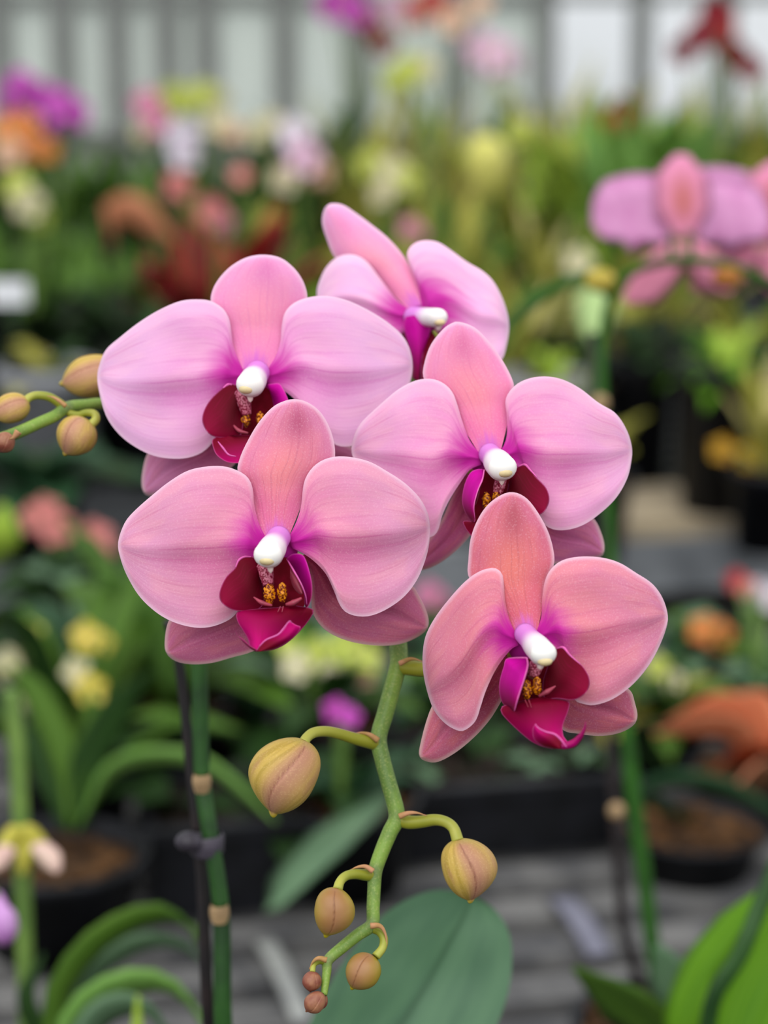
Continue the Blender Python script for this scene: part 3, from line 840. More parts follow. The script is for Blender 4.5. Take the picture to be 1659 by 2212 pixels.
# buds on the hanging tip
b1 = bud(orchid, 'bud', (657, 1598), (589, 1766), 146, FOCUS + 0.010, 0.0, BUD, seam_angle=-0.05, bend=-0.20, fat=0.48, twist=-0.75)
ped(b1, [(818, 1606), (796, 1602), (768, 1596), (735, 1586), (706, 1580), (680, 1582), (664, 1592), (655, 1606)], zz[5], 0.010, [34, 30, 26, 24, 23, 23, 22, 24])
bract(b1, [(817, 1600), (800, 1588), (782, 1583), (765, 1584)], zz[5] - 0.003, 14)
b2 = bud(orchid, 'bud', (990, 1812), (1016, 1952), 118, FOCUS + 0.016, 0.0, BUD, seam_angle=0.12, bend=0.22, fat=0.45, twist=0.35)
ped(b2, [(862, 1770), (884, 1776), (910, 1775), (940, 1771), (964, 1776), (980, 1790), (989, 1816)], zz[8], 0.016, [32, 30, 27, 25, 24, 24, 26])
bract(b2, [(862, 1764), (880, 1757), (900, 1756), (922, 1762)], zz[8] - 0.003, 14)
b3 = bud(orchid, 'bud', (728, 1918), (702, 2026), 88, FOCUS + 0.008, 0.0, BUDG, seam_angle=0.05, bend=0.16, fat=0.42)
ped(b3, [(808, 1890), (790, 1890), (768, 1888), (748, 1892), (735, 1904), (729, 1922)], zz[11], 0.008, [28, 25, 22, 20, 20, 22])
bract(b3, [(806, 1882), (790, 1872), (772, 1873), (755, 1880)], zz[11] - 0.003, 13)
b4 = bud(orchid, 'bud', (806, 2064), (758, 2138), 76, FOCUS + 0.008, 0.0, BUDG, seam_angle=-0.3, bend=0.05, fat=0.45)
ped(b4, [(806, 2004), (820, 2012), (829, 2028), (826, 2048), (812, 2066)], zz[14], 0.008, [24, 20, 19, 18, 20])
bract(b4, [(800, 2000), (820, 2000), (832, 2016), (836, 2044)], zz[14] - 0.003, 14)
b5 = bud(orchid, 'bud', (676, 2098), (670, 2144), 42, FOCUS + 0.004, 0.0, BUDR, seam_angle=0.6, fat=0.5)
ped(b5, [(707, 2078), (690, 2076), (678, 2084), (675, 2100)], zz[17], 0.004, [18, 14, 12, 12])
bract(b5, [(706, 2074), (688, 2070), (676, 2078), (668, 2094)], zz[17] - 0.003, 13)
b6 = bud(orchid, 'bud', (698, 2146), (660, 2186), 44, FOCUS + 0.002, 0.0, BUDR, seam_angle=0.4, fat=0.55)
b7 = bud(orchid, 'bud', (700, 2146), (694, 2182), 22, FOCUS + 0.006, 0.0, BUDR, seam_angle=0.0, fat=0.5)

# flower stalks from the spike to the back of each bloom
def fstalk(f, fl, start, mid):
    e = (fl['c'][0], fl['c'][1] + 10, fl['z'] + 0.0065)
    px_tube(f, 'pedicel', [start, mid, e], [36, 30, 34], PEDI, n=12)
fstalk(FD, fd, (864, 1440, zz[2]), (960, 1444, 0.022))
bract(FD, [(862, 1434), (884, 1424), (900, 1425), (914, 1430)], zz[2] - 0.004, 12)
fstalk(FB, fb, (855, 1250, 0.040), (720, 1240, 0.032))
fstalk(FC, fc, (845, 1040, 0.049), (950, 1020, 0.046))
fstalk(FA, fa, (620, 780, 0.094), (590, 810, 0.065))
fstalk(FE, fe, (760, 780, 0.075), (840, 730, 0.088))

# side branch reaching out to the left
br = px_tube(orchid, 'side_branch', [(480, 950, 0.110), (380, 900, 0.080), (280, 876, 0.062), (220, 872, 0.052), (186, 875, 0.048), (147, 880, 0.044), (118, 899, 0.040), (84, 914, 0.037), (42, 933, 0.034), (0, 948, 0.030), (-40, 958, 0.028)], [26, 26, 26, 26, 26, 27, 26, 26, 27, 28, 24], STEM, n=14,
             nodes=[W(142, 880, FOCUS + 0.043)])
ba = bud(orchid, 'bud', (262, 800), (128, 830), 92, FOCUS + 0.066, 0.0, BUD, seam_angle=-0.5, fat=0.5)
ped(ba, [(300, 880), (316, 850), (300, 812), (258, 802)], 0.066, 0.066, [24, 22, 20, 24])
bb = bud(orchid, 'bud', (64, 872), (-22, 896), 66, FOCUS + 0.040, 0.0, BUD, seam_angle=-0.4, fat=0.45)
ped(bb, [(144, 884), (124, 868), (104, 857), (80, 854), (62, 860), (52, 872)], 0.043, 0.040, [22, 20, 19, 18, 18, 18])
bract(bb, [(142, 878), (128, 866), (114, 858), (102, 855)], 0.039, 11)
bc = bud(orchid, 'bud', (190, 906), (138, 984), 88, FOCUS + 0.040, 0.0, BUD, seam_angle=-0.55, fat=0.45)
ped(bc, [(146, 892), (168, 897), (186, 892), (203, 894), (207, 906), (196, 918)], 0.043, 0.040, [16, 17, 16, 18, 19, 20])
bd = bud(orchid, 'bud', (22, 936), (-4, 978), 44, FOCUS + 0.028, 0.0, BUDR, seam_angle=0.2, fat=0.5)
bract(bd, [(40, 932), (34, 940), (28, 946), (20, 948)], 0.026, 18)

# the orchid's own broad leaf, seen at the foot of the picture, and its pot
LEAFG = None
def leaf_mat(name, c1, c2, rough=0.4, mid=None, trans=0.12, stripes=16.0, spec=0.16):
    t = NT(name)
    lu, lv = t.attr('lu'), t.attr('lv')
    n = t.noise(t.comb(t.m('MULTIPLY', lu, 3.0), t.m('MULTIPLY', lv, stripes), 0.0), 1.0, 3)
    c = t.mix(t.smooth(n, 0.35, 0.68), srgb(*c1), srgb(*c2))
    big = t.noise(t.obj(), 14, 2)
    c = t.mix(t.m('MULTIPLY', t.smooth(big, 0.4, 0.65), 0.4), c, srgb(*c2))
    if mid:
        c = t.mix(t.m('MULTIPLY', t.gauss(lv, 0.0, 0.05), 0.7), c, srgb(*mid))
    return t.finish(c, rough, trans, spec)
LEAF_GREY = leaf_mat('orchid_leaf_grey_green', (92, 132, 96), (76, 114, 84), 0.4, mid=(46, 82, 54), stripes=3.0, spec=0.3)
def blade(parent, name, outline, tip, d0, tilt, mat, curve=0.0):
    """a broad leaf from its outline; depth grows with height by tilt"""
    fl = dict(c=(outline[0][0], outline[0][1]), z=d0 - FOCUS, tx=0, ty=-tilt, seed=9)
    def f(u, v, x, y):
        return curve * u * u - 0.006 * (1 - abs(v)) * -1.0 * math.sin(math.pi * u) + 0.0008 * rip(x, y, 3)
    o = petal(parent, name, outline, tip, fl, f, mat, th=0.0018)
    me = o.data
    for src, dst in (('pu', 'lu'), ('pv', 'lv')):
        vals = [a.value for a in me.attributes[src].data]
        at = me.attributes.new(dst, 'FLOAT', 'POINT')
        at.data.foreach_set('value', vals)
    return o
blade(orchid, 'leaf', [(560, 2640), (590, 2480), (620, 2340), (668, 2212), (716, 2120), (770, 2040), (830, 1975), (890, 1938), (950, 1922), (1010, 1932), (1064, 1960), (1098, 2010), (1106, 2070), (1096, 2150), (1060, 2240), (980, 2350), (860, 2480), (720, 2600), (600, 2670)], (1020, 1934), 0.70, 0.18, LEAF_GREY)
# pot of the front orchid (below the frame)
BLACK = simple('black_plastic', (24, 25, 30), 0.5, 0.1, 40, rgb2=(16, 17, 20), spec=0.25)
def _bark():
    t = NT('bark_chips')
    n = t.n('ShaderNodeTexVoronoi'); n.inputs['Scale'].default_value = 90
    t.l(t.obj(), n.inputs['Vector'])
    w = t.noise(t.obj(), 60, 3)
    c = t.mix(t.smooth(w, 0.35, 0.65), srgb(116, 80, 44), srgb(58, 40, 26))
    c = t.mix(t.m('MULTIPLY', t.smooth(n.outputs['Distance'], 0.25, 0.6), 0.6), c, srgb(30, 22, 16))
    return t.finish(c, 0.85, 0, 0.2, bump=n.outputs['Distance'], bump_str=0.8, bump_dist=0.004)
BARK = _bark()
def pot(parent, c, r, h, mat=BLACK, soil=BARK):
    """round tapering pot standing at c, with rim and bark filling; both children of parent"""
    mb = MB()
    rb = r * 0.78
    mb.lathe(c, [(0.0001, 0.0), (rb, 0.0), (r * 0.96, h * 0.86), (r * 1.06, h * 0.87), (r * 1.08, h * 0.99), (r * 1.05, h), (r * 0.98, h * 0.99), (r * 0.93, h * 0.84), (r * 0.9, h * 0.8)], 28)
    mb.build('pot', mat, parent)
    mb = MB()
    R = random.Random(int(c[0] * 1000) + int(c[1] * 777))
    prof = [(0.0001, h * 0.86), (r * 0.4, h * 0.86), (r * 0.75, h * 0.85), (r * 0.92, h * 0.82)]
    mb.lathe(c, prof, 20)
    for k in range(26):
        a, q = R.uniform(0, 6.28), r * 0.84 * math.sqrt(R.random())
        rot = Matrix.Rotation(R.uniform(0, 3), 3, 'X') @ Matrix.Rotation(R.uniform(0, 3), 3, 'Z')
        mb.box(Vector(c) + Vector((q * math.cos(a), q * math.sin(a), h * 0.865)), (0.012, 0.008, 0.006), 0, rot)
    o = mb.build('bark', soil, parent, smooth=False)
    return o
pot(orchid, (POTC.x, POTC.y, BENCH_Z), 0.062, POTC.z - BENCH_Z - 0.002 + 0.012)

# stake beside the rising stem and the clip that holds the stem to it
STAKE = simple('stake_black_brown', (40, 30, 30), 0.5, 0.2, 60, rgb2=(24, 20, 22))
st = [(520, 2640, 0.168), (490, 2420, 0.150), (452, 2212, 0.134), (436, 1900, 0.128), (416, 1700, 0.126), (398, 1520, 0.125), (384, 1420, 0.124), (362, 1340, 0.123)]
stake = px_tube(None, 'plant_stake', st, [28, 28, 28, 25, 24, 22, 22, 22], STAKE, n=12)
tag(stake, 'dark stake standing beside the in-focus orchid\'s rising green stem', 'plant stake')
CLIPM = simple('clip_grey_plastic', (86, 80, 92), 0.45, 0.2, 90, rgb2=(50, 46, 54))
mb = MB()
cc = W(446, 1822, FOCUS + 0.122)
mb.lathe(cc, [(0.0046, -0.0035), (0.0054, -0.0025), (0.0056, 0.0025), (0.0048, 0.0035)], 18)
c2 = W(412, 1824, FOCUS + 0.121)
mb.tube([cc, cc.lerp(c2, .5), c2], [0.0035, 0.0036, 0.0034], 12)
mb.blob(W(408, 1818, FOCUS + 0.117), 0.0036, 14, 10, sx=1.2, sy=1, sz=.9)
clip = mb.build('stem_clip', CLIPM)
tag(clip, 'small dark grey clip tying the orchid stem to its stake', 'plant clip')
# ------------------------------------------------------------------ the greenhouse
YAW = math.radians(12.0)              # the benches run a little away to the right
BX = Vector((math.cos(YAW), math.sin(YAW), 0)); BY = Vector((-math.sin(YAW), math.cos(YAW), 0))
RZ = Matrix.Rotation(YAW, 3, 'Z')

FLOORM = simple('floor_dark_gravel', (44, 42, 38), 0.95, 0.3, 25, rgb2=(22, 21, 20), detail=6, spec=0.1)
WOOD = simple('weathered_slat', (116, 115, 113), 0.8, 0.15, 20, rgb2=(78, 78, 80), detail=5, spec=0.15)
METAL = simple('bench_grey_metal', (132, 136, 140), 0.45, 0.1, 20, rgb2=(104, 108, 112))
METALD = simple('bench_dark_metal_and_shade', (62, 64, 66), 0.5, 0.1, 20)  # dark metal of the legs; on the slats it paints in shade
TANB = simple('bench_tan_mat', (176, 160, 132), 0.85, 0.12, 12, rgb2=(140, 128, 108), detail=5)

mb = MB(); mb.box((0, 3.0, -0.03), (9, 9, 0.06)); o = mb.build('floor', FLOORM, smooth=False); o['kind'] = 'structure'
WALLM = simple('wall_grey_panel', (128, 130, 126), 0.7, 0.1, 6)
mb = MB(); mb.box((0, 5.70, 0.44), (9, 0.10, 0.88)); o = mb.build('wall_back', WALLM, smooth=False); o['kind'] = 'structure'
# posts and rails of the glazing
POSTM = simple('glazing_bar_grey', (124, 127, 123), 0.5, 0.1, 8)
def wx(px, d=5.55): return (px - IMW / 2) * d / FPX
def frosted():
    t = NT('frosted_pane')
    n = t.noise(t.obj(), 1.7, 2)
    c = t.mix(n, srgb(246, 250, 244), srgb(226, 234, 228))
    d = t.n('ShaderNodeBsdfTranslucent'); t.l(c, d.inputs[0])
    g = t.n('ShaderNodeBsdfPrincipled'); t.l(c, g.inputs['Base Color']); g.inputs['Roughness'].default_value = 0.35
    m = t.n('ShaderNodeMixShader'); m.inputs[0].default_value = 0.55
    t.l(g.outputs[0], m.inputs[1]); t.l(d.outputs[0], m.inputs[2]); t.l(m.outputs[0], t.out.inputs[0])
    return t.mat
def clearglass():
    t = NT('clear_pane')
    d = t.n('ShaderNodeBsdfTransparent'); d.inputs[0].default_value = (0.97, 0.98, 0.98, 1)
    g = t.n('ShaderNodeBsdfGlossy'); g.inputs['Roughness'].default_value = 0.05
    m = t.n('ShaderNodeMixShader'); m.inputs[0].default_value = 0.06
    t.l(d.outputs[0], m.inputs[1]); t.l(g.outputs[0], m.inputs[2]); t.l(m.outputs[0], t.out.inputs[0])
    return t.mat
FROST, CLEAR = frosted(), clearglass()
edges = [-1600, -1380, -1140, -900, -660, -420, -170, 20, 142, 268, 362, 457, 612, 780, 980, 1180, 1370, 1560, 1760, 2000, 2230, 2460, 2700, 2950]
for k in range(len(edges) - 1):
    x0, x1 = wx(edges[k], 5.62), wx(edges[k + 1], 5.62)
    w = thing('window_%d' % (k + 1), None, None, ((x0 + x1) / 2, 5.66, 0.88))
    del w['label']; del w['category']
    w['kind'] = 'structure'
    mb = MB(); cxm = (x0 + x1) / 2; ww = x1 - x0
    bw = 0.034 if k % 2 == 0 else 0.020
    mb.box((x0 + bw / 2, 5.66, 1.71), (bw, 0.06, 1.66)); mb.box((x1 - bw / 2, 5.66, 1.71), (bw, 0.06, 1.66))
    for z in (0.895, 1.245, 1.56, 2.05, 2.525):
        mb.box((cxm, 5.66, z), (ww - 2 * bw, 0.05, 0.03))
    mb.build('window_frame', POSTM, w, smooth=False)
    mb = MB(); mb.box((cxm, 5.665, 1.71), (ww - 2 * bw, 0.006, 1.64))
    mb.build('window_pane', FROST if edges[k + 1] < 1190 else CLEAR, w, smooth=False)

def bench(label, front, depth, width, top, mats, period=0.052, slat=0.031, board=0.045, legs=True, solid=False, z=BENCH_Z):
    """front: centre of the front edge at top height"""
    b = thing('greenhouse_bench', label, 'bench', (front.x, front.y, 0))
    def P(u, v, zz): return front + BX * u + BY * v + Vector((0, 0, zz - front.z))
    mb = MB()
    n = int(depth / period)
    for i in range(n):
        v = 0.03 + (i + 0.5) * period
        if v > depth - 0.03: break
        mb.box(P(0, v, z - 0.008), (width - 0.02, (period - 0.001) if solid else slat, 0.016), 0, RZ)
    mb.build('bench_slats', mats[0], b, smooth=False)
    mb = MB()
    for v in (0.012, depth - 0.012):
        mb.box(P(0, v, z - board / 2), (width, 0.022, board), 0, RZ)
    for s in (-1, 1):
        mb.box(P(s * (width / 2 - 0.01), depth / 2, z - board / 2 - 0.018), (0.02, depth - 0.06, board), 0, RZ)
    for q in np.linspace(-width / 2 + 0.2, width / 2 - 0.2, 6):
        mb.box(P(q, depth / 2, z - 0.03), (0.03, depth - 0.06, 0.026), 0, RZ)
    mb.build('bench_frame', mats[1], b, smooth=False)
    for su in (-1, 0, 1):
        for sv in (0.10, depth - 0.10):
            mb = MB()
            mb.box(P(su * (width / 2 - 0.15), sv, (z - 0.04) / 2), (0.04, 0.04, z - 0.04), 0, RZ)
            mb.build('leg', mats[2], b, smooth=False)
    return b
def bp(px, py):
    """point on the bench plane seen at this pixel"""
    ray = W(px, py, 1.0) - CAM
    t = (BENCH_Z - CAM.z) / ray.z
    return CAM + ray * t
def on_bench_d(p): return (p - CAM).dot(FWD)
f1 = bp(830, 2212); f1 = f1 - BY * 0.50
bench('weathered slatted bench under the in-focus orchid', Vector((f1.x, f1.y, BENCH_Z)), 1.13, 2.4, BENCH_Z, (WOOD, WOOD, METALD))
f2 = bp(1460, 1165)
bench('grey edged bench behind the orchids, carrying the tan board', Vector((f2.x - 0.25, f2.y - 0.05, BENCH_Z)), 0.95, 3.6, BENCH_Z, (METALD, METAL, METALD), period=0.06, slat=0.03, board=0.055)  # slats coloured dark to stand in for deep shade under the foliage
mb = MB(); mb.box(Vector((f2.x + 0.12, f2.y + 0.115, BENCH_Z + 0.008)), (0.62, 0.16, 0.016), 0, RZ)
tb = mb.build('bench_board', TANB, smooth=False); tag(tb, 'tan board lying along the front of the grey edged bench', 'board')
f3 = f2 + BY * 1.25
bench('far bench crowded with plants below the windows', Vector((f3.x - 0.35, f3.y, BENCH_Z)), 1.7, 4.4, BENCH_Z, (METALD, METAL, METALD), period=0.06, slat=0.03)  # slats coloured dark here too, as painted shade between the plants

# ------------------------------------------------------------------ plants behind
GREENS = dict(
    dark=leaf_mat('leaf_dark_green', (46, 78, 30), (24, 46, 18), 0.55),
    mid=leaf_mat('leaf_mid_green', (92, 126, 44), (60, 96, 30), 0.5),
    olive=leaf_mat('leaf_olive', (186, 180, 84), (142, 142, 52), 0.55),
    straw=leaf_mat('leaf_straw', (206, 196, 134), (168, 156, 98), 0.55),
    lime=leaf_mat('leaf_lime', (170, 194, 76), (136, 170, 50), 0.45),
    grey=leaf_mat('leaf_grey_green', (112, 142, 108), (80, 112, 82), 0.45),
    shade=leaf_mat('leaf_green_shade_painted', (34, 50, 24), (18, 28, 14), 0.6),  # leaf green darkened to near black, shade put into the colour
    teal=leaf_mat('leaf_teal', (56, 92, 60), (36, 66, 42), 0.5),
    light=leaf_mat('leaf_light_green', (134, 178, 92), (104, 152, 66), 0.4, mid=(160, 196, 120)),
    red=leaf_mat('leaf_red', (176, 50, 46), (128, 28, 32), 0.45),
    wine=leaf_mat('leaf_wine', (112, 52, 50), (78, 36, 38), 0.45),
    copper=leaf_mat('leaf_copper', (206, 140, 104), (170, 104, 72), 0.5),
    orange=leaf_mat('leaf_orange', (244, 164, 122), (224, 132, 90), 0.5),
    rust=leaf_mat('leaf_rust', (164, 70, 36), (110, 40, 22), 0.5),
    vivid=leaf_mat('leaf_vivid_green', (118, 170, 36), (88, 142, 20), 0.38, mid=(96, 150, 40), trans=0.3),
    pale=leaf_mat('leaf_pale_green', (190, 214, 150), (160, 190, 120), 0.5),
)
def bm(name, rgb, rgb2=None):
    return simple(name, rgb, 0.55, 0.12, 120, trans=0.15, rgb2=rgb2)
BLOOMC = dict(
    magenta=bm('bloom_magenta', (206, 84, 192), (184, 60, 172)), orange=bm('bloom_orange', (238, 160, 92), (226, 130, 66)),
    pink=bm('bloom_pink', (226, 140, 176), (206, 116, 156)), white=bm('bloom_white', (234, 228, 236), (220, 210, 222)),
    cream=bm('bloom_cream', (226, 220, 186), (206, 196, 150)), yellow=bm('bloom_yellow', (228, 210, 96), (208, 186, 62)),
    ylgreen=bm('bloom_yellow_green', (214, 222, 110), (184, 200, 78)), salmon=bm('bloom_salmon', (226, 144, 138), (206, 120, 116)),
    red=bm('bloom_red', (196, 44, 52), (160, 24, 36)), dkred=bm('bloom_dark_red', (140, 16, 36), (104, 8, 26)),
    palepink=bm('bloom_pale_pink', (242, 206, 228), (230, 184, 214)), lilac=bm('bloom_lilac', (214, 160, 220), (196, 130, 204)),
    gold=bm('bloom_gold', (238, 206, 30), (218, 176, 14)), amber=bm('bloom_amber', (206, 158, 30), (180, 130, 20)),
    peach=bm('bloom_peach', (240, 200, 168), (226, 176, 150)))
STALK = simple('stalk_green', (106, 136, 58), 0.5, 0.15, 40, rgb2=(80, 112, 44))
STALKD = simple('stalk_dark_green', (48, 86, 34), 0.5, 0.15, 40, rgb2=(32, 66, 26))
POTG = simple('pot_grey', (150, 152, 156), 0.5, 0.1, 20)
POTT = simple('pot_terracotta', (150, 82, 44), 0.7, 0.15, 20)

def rosette(parent, base, n, L, w, mats, R, up=(0.5, 0.9), droop=0.5, name='foliage', separate=False, az=(0, 6.283), wshape=None, seg=10):
    """n leaves fanning out from base; one foliage mesh, or one mesh per leaf"""
    mb = MB()
    mats = mats if isinstance(mats, (list, tuple)) else [mats]
    ws = wshape or [0.35, 0.85, 1.0, 0.85, 0.05]
    for i in range(n):
        a = az[0] + (az[1] - az[0]) * ((i + R.uniform(-.3, .3)) / n) if n > 1 else (az[0] + az[1]) / 2
        l = L * R.uniform(0.72, 1.1)
        el = R.uniform(*up)
        h = Vector((math.cos(a), math.sin(a), 0))
        pts = []
        for k in range(5):
            t = k / 4
            pts.append(Vector(base) + h * (l * (1 - el * 0.75) * t + 0.004) + Vector((0, 0, l * el * t * 1.05 - l * droop * (1 - el * .4) * t * t)))
        q = mb if not separate else MB()
        q.leaf(pts, [x * w * R.uniform(.85, 1.1) for x in ws], fold=R.uniform(0.1, 0.4), thick=0.0012, mi=R.randrange(len(mats)), seg=seg)
        if separate:
            q.build('leaf', mats, parent)
    if not separate:
        mb.build(name, mats, parent)

def bloom(parent, c, r, mats, R, face=None, n=5, name='flower', cup=0.15, wid=0.42):
    """an open flower of n broad petals and a small centre"""
    f = Vector(face) if face is not None else (CAM - Vector(c)).normalized()
    f = (f + Vector((R.uniform(-.4, .4), R.uniform(-.2, .2), R.uniform(-.2, .3)))).normalized()
    s = f.cross(Vector((0, 0, 1))).normalized(); t = s.cross(f).normalized()
    mb = MB(); a0 = R.uniform(-.3, .3)
    for i in range(n):
        a = math.pi / 2 + a0 + i * 2 * math.pi / n
        dr = s * math.cos(a) + t * math.sin(a)
        sd = (s * -math.sin(a) + t * math.cos(a))
        pts = [Vector(c) + dr * (r * q) + f * (r * cup * q * q + 0.0006 * (i % 2)) for q in (0.05, .4, .75, 1.0)]
        mb.leaf(pts, [r * wid * .35, r * wid * 1.05, r * wid * 1.05, r * wid * .25], side=tuple(sd), fold=0.1, thick=0.0014, mi=0, seg=9)
    mb.blob(Vector(c) + f * r * .08, r * .17, 10, 6, mi=1)
    return mb.build(name, mats, parent)

def stem_to(mb, base, tip, r=0.0022, sag=0.02, lean=None):
    base, tip = Vector(base), Vector(tip)
    mid = base.lerp(tip, 0.55) + Vector((0, 0, 0.12 * (tip - base).length)) if lean is None else base.lerp(tip, .5) + Vector(lean)
    P = [Vector(p) for p in spline([base, mid, tip], 6)]
    mb.tube(P, [r * 1.2 - r * 0.4 * i / (len(P) - 1) for i in range(len(P))], 8)

PLACED = []
def free_spot(x, y, r, tries):
    for dy in tries:
        if all((x - q[0]) ** 2 + (y + dy - q[1]) ** 2 > (1.1 * (r + q[2])) ** 2 for q in PLACED):
            return dy
    return None

def plant(label, cat, d, blooms=(), leaf=None, base_px=None, pot_r=0.04, pot_h=0.085, potm=None, seed=0, name='potted_plant', stalk=None, group=None, zb=BENCH_Z, pedestal=None):
    """a potted plant at depth d: blooms = [(px,py,radius px,colour[,n])], leaf = dict for rosette"""
    R = random.Random(seed * 31 + 5)
    px = base_px if base_px is not None else sum(b[0] for b in blooms) / len(blooms)
    py = sum(b[1] for b in blooms) / len(blooms) if blooms else 600
    ref = W(px, py, d)
    dy = free_spot(ref.x, ref.y + 0.015, pot_r, (0, .03, -.03, .06, -.06, .09, -.09, .12, -.12))
    if dy is None:
        if group: return None
        dy = 0
    base = Vector((ref.x, ref.y + 0.015 + dy, zb))
    PLACED.append((base.x, base.y, pot_r))
    t = thing(name, label, cat, base, group)
    pot(t, base, pot_r, pot_h, potm or BLACK)
    crown = base + Vector((0, 0, pot_h * 0.86))
    if leaf:
        lf = dict(leaf); n = lf.pop('n'); L = lf.pop('L'); w = lf.pop('w'); mats = [GREENS[g] for g in lf.pop('mats')]
        rosette(t, crown, n, L, w, mats, R, **lf)
    if blooms:
        mb = MB()
        for b in blooms:
            c = W(b[0], b[1], d + R.uniform(-.03, .03))
            stem_to(mb, crown + Vector((R.uniform(-.006, .006), R.uniform(-.006, .006), 0)), c + Vector((0, 0.004, 0)), 0.0022)
        mb.build('flower_stalk', stalk or STALK, t)
        mb = None
        for b in blooms:
            R2 = random.Random(int(b[0] * 13 + b[1]))
            c = W(b[0], b[1], d + R2.uniform(-.02, .02))
            bloom(t, c, b[2] * d / FPX, [BLOOMC[b[3]], BLOOMC[b[4]] if len(b) > 4 else BLOOMC['yellow']], R2, n=b[5] if len(b) > 5 else 5)
    return t

LD = dict(n=12, L=0.22, w=0.022, mats=['dark', 'teal'], up=(.35, .8), droop=.5)
LM = dict(n=12, L=0.22, w=0.02, mats=['mid', 'dark'], up=(.35, .85), droop=.5)
LO = dict(n=14, L=0.26, w=0.013, mats=['olive', 'mid'], up=(.5, .95), droop=.45)

# -- far back, against the windows
plant('tall magenta and wine orchid in front of the windows', 'orchid', 4.0, [(715, 10, 38, 'magenta'), (765, 22, 40, 'magenta'), (740, -30, 38, 'magenta'), (800, 60, 34, 'dkred'), (830, 95, 30, 'dkred')], LD, seed=1, name='potted_orchid')
plant('orchid with white and dusty red blooms beside the magenta one', 'orchid', 4.15, [(845, 15, 36, 'palepink'), (895, 25, 40, 'salmon'), (935, 5, 40, 'red'), (975, 45, 34, 'peach'), (1035, 10, 30, 'peach')], LD, seed=2, name='potted_orchid')
plant('pale pink and white orchid in front of the window bars', 'orchid', 3.5, [(1040, 105, 44, 'palepink'), (1075, 120, 42, 'palepink'), (1115, 135, 34, 'white'), (1060, 145, 30, 'palepink')], dict(LM), seed=3, name='potted_orchid')
plant('dark red orchid against the bright panes', 'orchid', 3.3, [(1545, 30, 42, 'dkred', 'dkred'), (1520, 75, 42, 'dkred', 'dkred'), (1475, 110, 32, 'dkred', 'dkred'), (1590, 120, 36, 'dkred', 'dkred'), (1625, 150, 30, 'dkred', 'dkred'), (1560, 65, 36, 'red', 'dkred')], dict(LD), seed=4, name='potted_orchid')
plant('bright yellow-green leaved plant below the clear panes', 'plant', 3.3, [], dict(n=30, L=0.40, w=0.03, mats=['lime', 'lime', 'olive'], up=(.8, .98), droop=.4), base_px=1290, seed=5)
plant('small wine-red bloom over dark green leaves', 'orchid', 3.05, [(1345, 240, 36, 'dkred'), (1330, 262, 26, 'red')], dict(LM), seed=6, name='potted_orchid')
plant('yellow-green sprays above the pink and white blooms', 'orchid', 3.4, [(370, 205, 30, 'ylgreen'), (405, 215, 32, 'ylgreen'), (440, 205, 30, 'ylgreen'), (475, 212, 28, 'cream'), (390, 230, 26, 'ylgreen')], dict(LO), seed=7, name='potted_orchid')
plant('magenta orchid spray above the orange blooms', 'orchid', 3.0, [(45, 180, 32, 'magenta', 'magenta'), (30, 212, 36, 'magenta', 'magenta'), (85, 210, 40, 'magenta', 'magenta'), (125, 228, 42, 'magenta', 'magenta'), (165, 245, 36, 'magenta', 'lilac'), (120, 262, 32, 'magenta', 'magenta')], dict(LD), seed=8, name='potted_orchid')
plant('orange orchid below the magenta spray', 'orchid', 2.8, [(15, 285, 42, 'orange'), (55, 275, 40, 'orange'), (70, 312, 38, 'orange', 'peach'), (20, 330, 36, 'peach'), (105, 325, 26, 'orange')], dict(LM), seed=9, name='potted_orchid')
plant('dusty pink orchid beside the white bloom', 'orchid', 3.1, [(318, 225, 34, 'pink'), (340, 265, 32, 'pink', 'peach'), (308, 285, 26, 'cream')], dict(LM), seed=10, name='potted_orchid')
plant('single white lavender bloom on a green stalk', 'orchid', 2.75, [(395, 295, 44, 'white', 'lilac'), (398, 335, 36, 'white', 'lilac')], dict(LM), seed=11, name='potted_orchid')
plant('cream and peach flowered plant behind the red bromeliad', 'orchid', 3.1, [(470, 265, 34, 'cream'), (560, 285, 36, 'cream'), (500, 285, 26, 'peach'), (590, 262, 22, 'cream')], dict(LO), seed=12, name='potted_orchid')
plant('white and red blotched orchid beside the red bromeliad', 'orchid', 2.75, [(635, 290, 40, 'white', 'red'), (655, 340, 42, 'palepink', 'red'), (690, 370, 32, 'peach', 'red'), (660, 365, 24, 'red', 'red'), (615, 385, 34, 'cream', 'salmon')], dict(LO), seed=13, name='potted_orchid')
plant('red bromeliad among the pink blooms', 'bromeliad', 2.5, [(520, 380, 24, 'salmon', 'red')], dict(n=22, L=0.25, w=0.02, mats=['red', 'red', 'wine'], up=(.55, .97), droop=.35), base_px=505, pot_h=0.14, seed=14, name='bromeliad')
plant('wine-leaved plant beside the red bromeliad', 'plant', 2.55, [(385, 400, 34, 'salmon', 'red')], dict(n=16, L=0.20, w=0.024, mats=['wine', 'red', 'wine'], up=(.5, .95), droop=.4), base_px=395, pot_h=0.13, seed=15)
plant('pale pink flowered plant under the red bromeliad', 'plant', 2.42, [(455, 455, 34, 'salmon', 'pink'), (480, 480, 30, 'pink')], dict(n=10, L=0.12, w=0.016, mats=['mid', 'dark'], up=(.4, .9), droop=.4), seed=16)
cp = plant('plant with one drooping copper leaf over dark shade', 'plant', 2.4, [], dict(n=9, L=0.14, w=0.02, mats=['dark', 'teal'], up=(.4, .8), droop=.5), base_px=230, pot_h=0.09, seed=17)
